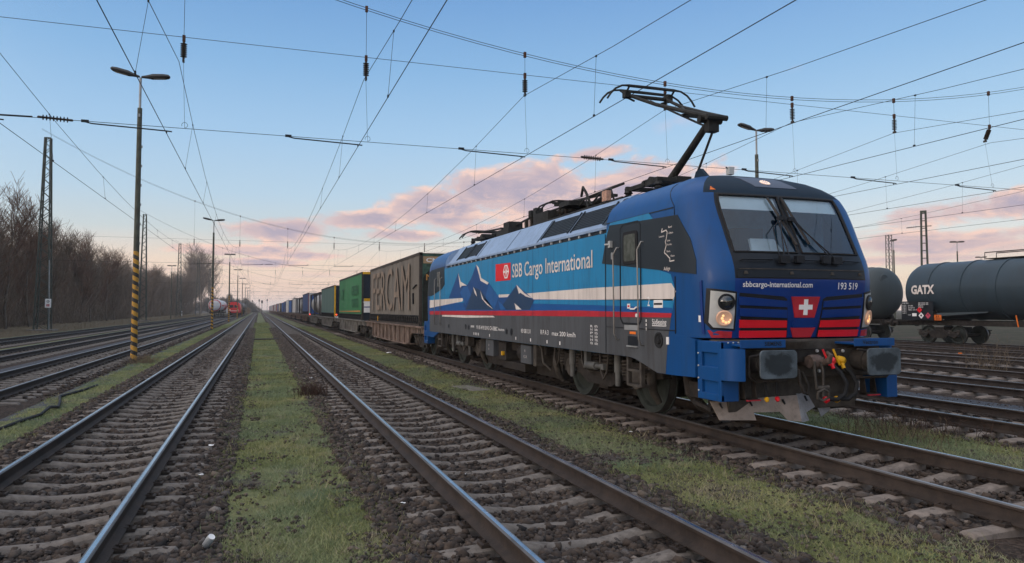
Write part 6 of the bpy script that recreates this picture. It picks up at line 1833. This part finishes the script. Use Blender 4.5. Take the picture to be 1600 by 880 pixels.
def gen_tree(seed, H, spread=1.0, dens=1.0, lean=.05):
    rr = random.Random(seed)
    thick, thin = [], []
    def grow(p, d, L, r, lvl):
        n = 4 if lvl < 2 else 3
        q = Vector(p); dd = Vector(d)
        for i in range(n):
            dd = (dd + Vector((rr.gauss(0, .075), rr.gauss(0, .075), rr.gauss(.09, .05)))).normalized()
            e = q + dd * (L / n)
            ra = r * (1 - .75 * i / n); rb = r * (1 - .75 * (i + 1) / n)
            (thick if lvl < 2 else thin).append((tuple(q), tuple(e), max(ra, .019), max(rb, .015)))
            if lvl < 3:
                kids = {0: 3.6, 1: 3.2, 2: 3.0, 3: 1.6}[lvl] * dens
                if lvl == 0 and i == 0: kids = .8
                nk = int(kids) + (1 if rr.random() < kids % 1 else 0)
                for _ in range(nk):
                    t_ = rr.random(); pp = q.lerp(e, t_)
                    az_ = rr.uniform(0, 6.283); up = rr.uniform(.45, 1.15) if lvl == 0 else rr.uniform(.15, .9)
                    side_ = Vector((math.cos(az_), math.sin(az_), 0)) * spread
                    nd = (side_ * (1 - .4 * up) + dd * .55 + Vector((0, 0, up))).normalized()
                    grow(pp, nd, L * rr.uniform(.36, .58) * (1.0 if lvl else .95), max(.019, ra * rr.uniform(.38, .55)), lvl + 1)
            q = e
    h0 = H * .86
    grow(Vector((0, 0, -.2)), Vector((rr.gauss(0, lean), rr.gauss(0, lean), 1)).normalized(), h0, H * .0125, 0)
    return thick, thin
tree_meshes = []
for k in range(7):
    H_ = 13.0
    th, tn = gen_tree(40 + k, H_, spread=1.0 + .15 * (k % 3), dens=1.0)
    V, Fc = frusta(th, 5); mt = tri_mesh('trunk', V, Fc, 'bark')
    V2, F2 = frusta(tn, 3); mc = tri_mesh('crown', V2, F2, 'twig' if k != 3 else 'twig_red')
    tree_meshes.append((mt, mc, len(tn)))
def place_tree(k, x, y, s, sz, label, group):
    t = thing('bare_tree', label, 'tree', (x, y, -.05), random.uniform(0, 6.28), group)
    t.scale = (s, s, s * sz)
    link('trunk', tree_meshes[k][0], t); link('crown', tree_meshes[k][1], t)
    return t
rt_ = random.Random(5)
y = 52.0
ntree = 0
while y < 330:
    for row in range(5):
        x = -23.5 - row * 5.5 + rt_.uniform(-2, 2) - max(0, (y - 60)) * .012
        yy = y + rt_.uniform(-1.8, 1.8)
        hs = float(np.interp(yy, [50, 85, 110, 140, 175, 230, 330], [.86, .85, .82, .77, .71, .82, 1.10]))
        place_tree(rt_.randrange(7), x, yy, hs * rt_.uniform(.86, 1.04), rt_.uniform(.95, 1.06), 'leafless brown tree in the wood along the left edge of the yard', 'bare trees of the wood on the left')
        ntree += 1
    y += 4.4 if y < 150 else 8.0
for (x, y, s) in ((-29, 365, 1.75), (-26, 380, 1.8), (-22, 392, 1.8), (-31, 400, 1.9), (-24, 350, 1.55), (-27, 340, 1.5)):
    place_tree(rt_.randrange(7), x, y, s, 1.05, 'tall bare tree in the clump where the wood ends, behind the red locomotive', 'tall trees where the wood ends')
# thicket at the foot of the wood
segs = []
r5 = np.random.default_rng(21)
n = 26000
yv = 45 * (340 / 45) ** r5.random(n); xv = -21.8 - r5.gamma(1.6, 4.0, n) - (yv - 60) * .012 + 1.3 * fract_noise(yv, yv * 0, .35, 3)
hv = r5.gamma(3, .85, n).clip(.5, 5.5)
lean = r5.normal(0, .38, (n, 2))
for i in range(n):
    L_ = .5 + hv[i] * .35; z0_ = r5.uniform(0, max(.1, hv[i] - .3)); r_ = .014 + .00012 * yv[i]
    segs.append(((xv[i], yv[i], z0_), (xv[i] + lean[i, 0] * L_, yv[i] + lean[i, 1] * L_, z0_ + L_), r_, r_ * .6))
V, Fc = frusta(segs, 3)
tag(link('thicket', tri_mesh('thicket', V, Fc, 'twig')), 'dense brown thicket of bare bushes at the foot of the wood', 'thicket', kind='stuff')
M['litter_floor'] = mat('leaf litter bank', (0.050, 0.040, 0.031), 0.95, var=.35, scale=.6, bump=.5, bscale=3)
b = MB()
rows = []
for y in np.arange(30, 520, 6.0):
    xo = -23.5 - max(0, y - 60) * .012
    rows.append([(xo, y, -.05), (xo - 1.5, y, .35), (xo - 6, y, .9 + .3 * math.sin(y * .2)), (xo - 14, y, 1.7 + .4 * math.sin(y * .13 + 1)), (xo - 30, y, 3.2 + .8 * math.sin(y * .07)), (xo - 60, y, 5.0)])
b.grid(rows)
tag(b.build('woodland_bank', 'litter_floor', smooth=60), kind='structure')
# dry grass and brambles along the edge
segs = []
n = 9000
yv = 45 * (250 / 45) ** r5.random(n); xv = r5.uniform(-23, -16.6, n)
for i in range(n):
    h_ = r5.gamma(3, .05) * (1 + yv[i] * .004); r_ = .004 + .00007 * yv[i]
    segs.append(((xv[i], yv[i], -.05), (xv[i] + r5.normal(0, .12), yv[i] + r5.normal(0, .12), -.05 + h_), r_, r_ * .3))
M['straw'] = mat('dry straw', (0.17, 0.125, 0.08), 0.95, var=.3)
V, Fc = frusta(segs, 3)
tag(link('dry_grass', tri_mesh('dry_grass', V, Fc, 'straw')), 'dry tan grass between the wood and the farthest left track', 'dry grass', kind='stuff')
# far woods closing the view
def far_wood(name, label, x0, x1, y, h, n, seed):
    r6 = np.random.default_rng(seed); s_ = []
    for i in range(n):
        u = r6.random(); x = x0 + (x1 - x0) * u
        hm = h * (math.sin(math.pi * min(1, max(0, u))) ** .5) * (.8 + .25 * math.sin(u * 17 + seed) * math.sin(u * 41))
        z = hm * r6.random() ** .6
        L_ = 2.2; d_ = r6.normal(0, .7, 3); d_[2] = abs(d_[2]) + .5
        s_.append(((x, y + r6.uniform(-6, 6), max(0, z - 1)), (x + d_[0] * L_ * .6, y + d_[1], max(0, z - 1) + d_[2] * L_ * .6), .11, .05))
    V, Fc = frusta(s_, 3)
    tag(link(name, tri_mesh(name, V, Fc, 'twig')), label, 'wood', kind='stuff')
far_wood('far_wood', 'hazy dark wood closing the view left of the vanishing point', -46, 1, 540, 12, 16000, 1)
far_wood('far_wood', 'faint round wood beyond the end of the freight train', 22, 42, 660, 13, 6500, 2)
far_wood('far_wood', 'low hazy tree line on the horizon at the far right', 150, 520, 520, 9, 12000, 3)
far_wood('far_wood', 'low hazy tree line behind the freight train', 30, 200, 760, 7, 8000, 4)
t = thing('shed', 'long low pale shed at the far end of the left tracks', 'shed', (-18, 470, 0))
b = MB(); b.box(-9, 0, 0, 9, 12, 3.0); b.build('wall', 'galv', t)
b = MB(); b.py([(-9.4, 3.0), (9.4, 3.0), (9.0, 3.35), (-9.0, 3.35)], -.4, 12.4); b.build('roof', 'container_white', t)
for k, (x, y, h_) in enumerate(((1.5, 330, 7), (0.4, 420, 9), (5.0, 470, 10), (-3.9, 520, 10))):
    t = thing('signal_post', ['slim dark signal post between the central tracks, nearest of the far ones', 'slim dark signal post far between the central tracks', 'hazy signal post beside the end of the freight train', 'faintest signal post near the vanishing point'][k], 'signal', (x - .3, y, 0), 0, 'far signal posts')
    b = MB(); b.tube([(0, 0, 0), (0, 0, h_ * .8)], .11, 6); b.build('post', 'mast', t)
    b = MB(); b.box(-.35, -.12, h_ * .8 - .9, .35, .12, h_ * .8 + .3); b.build('signal_head', 'black', t)

# ------------------------------------------------------------------ small things on the ground
t = thing('drink_can', 'white crushed drink can lying at the edge of the grass strip', 'can', (-.38, 6.78, -.03), R(30))
b = MB(); b.lathe([(.026, 0), (.033, .01), (.033, .10), (.028, .113)], (0, .03, .0), (.15, -.62, .78), 18); b.build('can_body', 'silver', t, smooth=40)
b = MB(); b.lathe([(.029, .114), (.029, .118), (.024, .116), (.0, .116)], (0, .03, 0), (.15, -.62, .78), 18, caps=False); b.build('can_lid', 'white', t)
def scrap(label, x, y, s, seed):
    rr = random.Random(seed); b = MB()
    b.grid([[(x + (i - 1.5) * s * rr.uniform(.5, .8), y + (j - 1) * s * rr.uniform(.5, .9), -.005 + rr.uniform(0, s * .5)) for i in range(4)] for j in range(3)])
    tag(b.build('paper_scrap', 'white'), label, 'litter', 'scraps of litter on the ballast')
scrap('white scrap of paper on the stones just left of the bright rail, centre foreground', 1.42, 7.55, 0.028, 1)
scrap('thin white scrap beside the near rail at lower right', 3.75, 5.05, 0.031, 2)
scrap('white scrap on a sleeper end left of the central grass strip', -.62, 11.6, 0.037, 3)
scrap('small white scrap lower on the stones left of the grass strip', -.62, 9.6, 0.028, 4)
scrap('white scrap between the bright rails right of the grass strip', 2.35, 8.6, 0.025, 5)
scrap('pale scrap on the ballast by the far end of the right-hand bright track', 1.45, 22.0, 0.043, 6)
scrap('white scrap on a sleeper end beside the locomotive track', 5.7, 10.7, 0.031, 7)
scrap('yellow-white scrap on the grass by the freight train', 5.6, 33.5, .12, 8)
t = thing('concrete_slab', 'flat pale concrete slab in the grass beside the locomotive', 'slab', (5.17, 18.35, -.07), .2)
b = MB(); b.cbox(0, 0, .0, .50, 1.3, .06); b.build('slab', 'concrete', t, bevel=.02)
t = thing('dark_board', 'dark board lying across the far part of the central grass strip', 'board', (.45, 52, -.06), 0)
b = MB(); b.cbox(0, 0, .05, 1.7, .5, .10); b.build('plank', 'dark_frame', t)
def weed(label, x, y, n, h, seed, matk, sp=.25):
    rr = random.Random(seed); s_ = []
    for i in range(n):
        p = Vector((rr.gauss(0, sp * .5), rr.gauss(0, sp * .5), -.06)); d_ = Vector((rr.gauss(0, .35), rr.gauss(0, .35), 1)).normalized(); L_ = h * rr.uniform(.5, 1.1)
        for q in range(3):
            e = p + d_ * L_ / 3; s_.append((tuple(p), tuple(e), .006 * (1 - q * .25), .006 * (.75 - q * .25))); d_ = (d_ + Vector((rr.gauss(0, .2), rr.gauss(0, .2), -.05))).normalized(); p = e
            if q and rr.random() < .8:
                d2 = (d_ + Vector((rr.gauss(0, .7), rr.gauss(0, .7), 0))).normalized(); s_.append((tuple(p), tuple(p + d2 * L_ * .25), .004, .002))
    V, Fc = frusta(s_, 3)
    o = link('weed_tuft', tri_mesh('weed_tuft', V, Fc, matk), None, (x, y, 0)); tag(o, label, 'weed')
M['weed_brown'] = mat('dead brown stems', (0.060, 0.035, 0.025), 0.95, var=.3)
weed('dark reddish tuft of dead weeds at the edge of the central grass strip', 1.22, 18.0, 240, .28, 3, 'weed_brown', .35)
weed('dead grass tuft at the foot of the nearest striped lamp post', -4.1, 31.0, 200, .32, 4, 'straw', .6)
weed('tall dry pale stems growing between the tracks at the right edge', 21.5, 17.0, 70, 1.0, 5, 'straw', .6)
weed('low dry weeds beside the rail right of the locomotive', 10.4, 9.6, 160, .32, 6, 'weed_brown', 1.2)
weed('dry weeds beside the track in front of the snow plough', 9.6, 9.2, 140, .25, 8, 'straw', .9)
b = MB()
b.tube([(-4.15, 14.2, -.05), (-4.02, 15.4, -.035), (-3.9, 16.3, -.03), (-3.92, 17.0, .02), (-3.86, 17.4, -.03), (-4.05, 18.4, -.03), (-4.3, 19.5, -.03), (-4.1, 20.8, -.03), (-4.05, 22.3, -.05)], .03, 8)
tag(b.build('black_cable', 'rubber', smooth=50), 'black cable snaking through the grass left of the nearest track', 'cable')
t = thing('marker_post', 'small white marker post at the edge of the wood, left of the third lamp post', 'marker', (-20.5, 226, 0))
b = MB(); b.box(-.12, -.1, 0, .12, .1, 1.6, 0); b.build('post', 'white', t)
b = MB(); b.box(-.125, -.105, .9, .125, .105, 1.2, 0); b.build('band', 'black', t)
t = thing('concrete_post', 'short orange marker standing by the rails in front of the tank wagons', 'marker', (28.2, 23.5, 0))
b = MB(); b.box(-.05, -.05, 0, .05, .05, .14); b.build('post', 'orange', t)

# ------------------------------------------------------------------ haze over the yard
m = bpy.data.materials.new('morning haze'); m.use_nodes = True
nt = m.node_tree; nt.nodes.remove(nt.nodes['Principled BSDF'])
pv = nt.nodes.new('ShaderNodeVolumePrincipled')
pv.inputs['Color'].default_value = (1.0, .965, .955, 1); pv.inputs['Density'].default_value = 0.0003; pv.inputs['Anisotropy'].default_value = 0.2
nt.links.new(pv.outputs[0], nt.nodes['Material Output'].inputs['Volume'])
M['haze'] = m
b = MB(); b.box(-1600, -260, -1.2, 1600, 3600, 36.0)
tag(b.build('haze', 'haze', fix=True), 'thin pale morning haze over the whole yard', 'haze', kind='stuff')
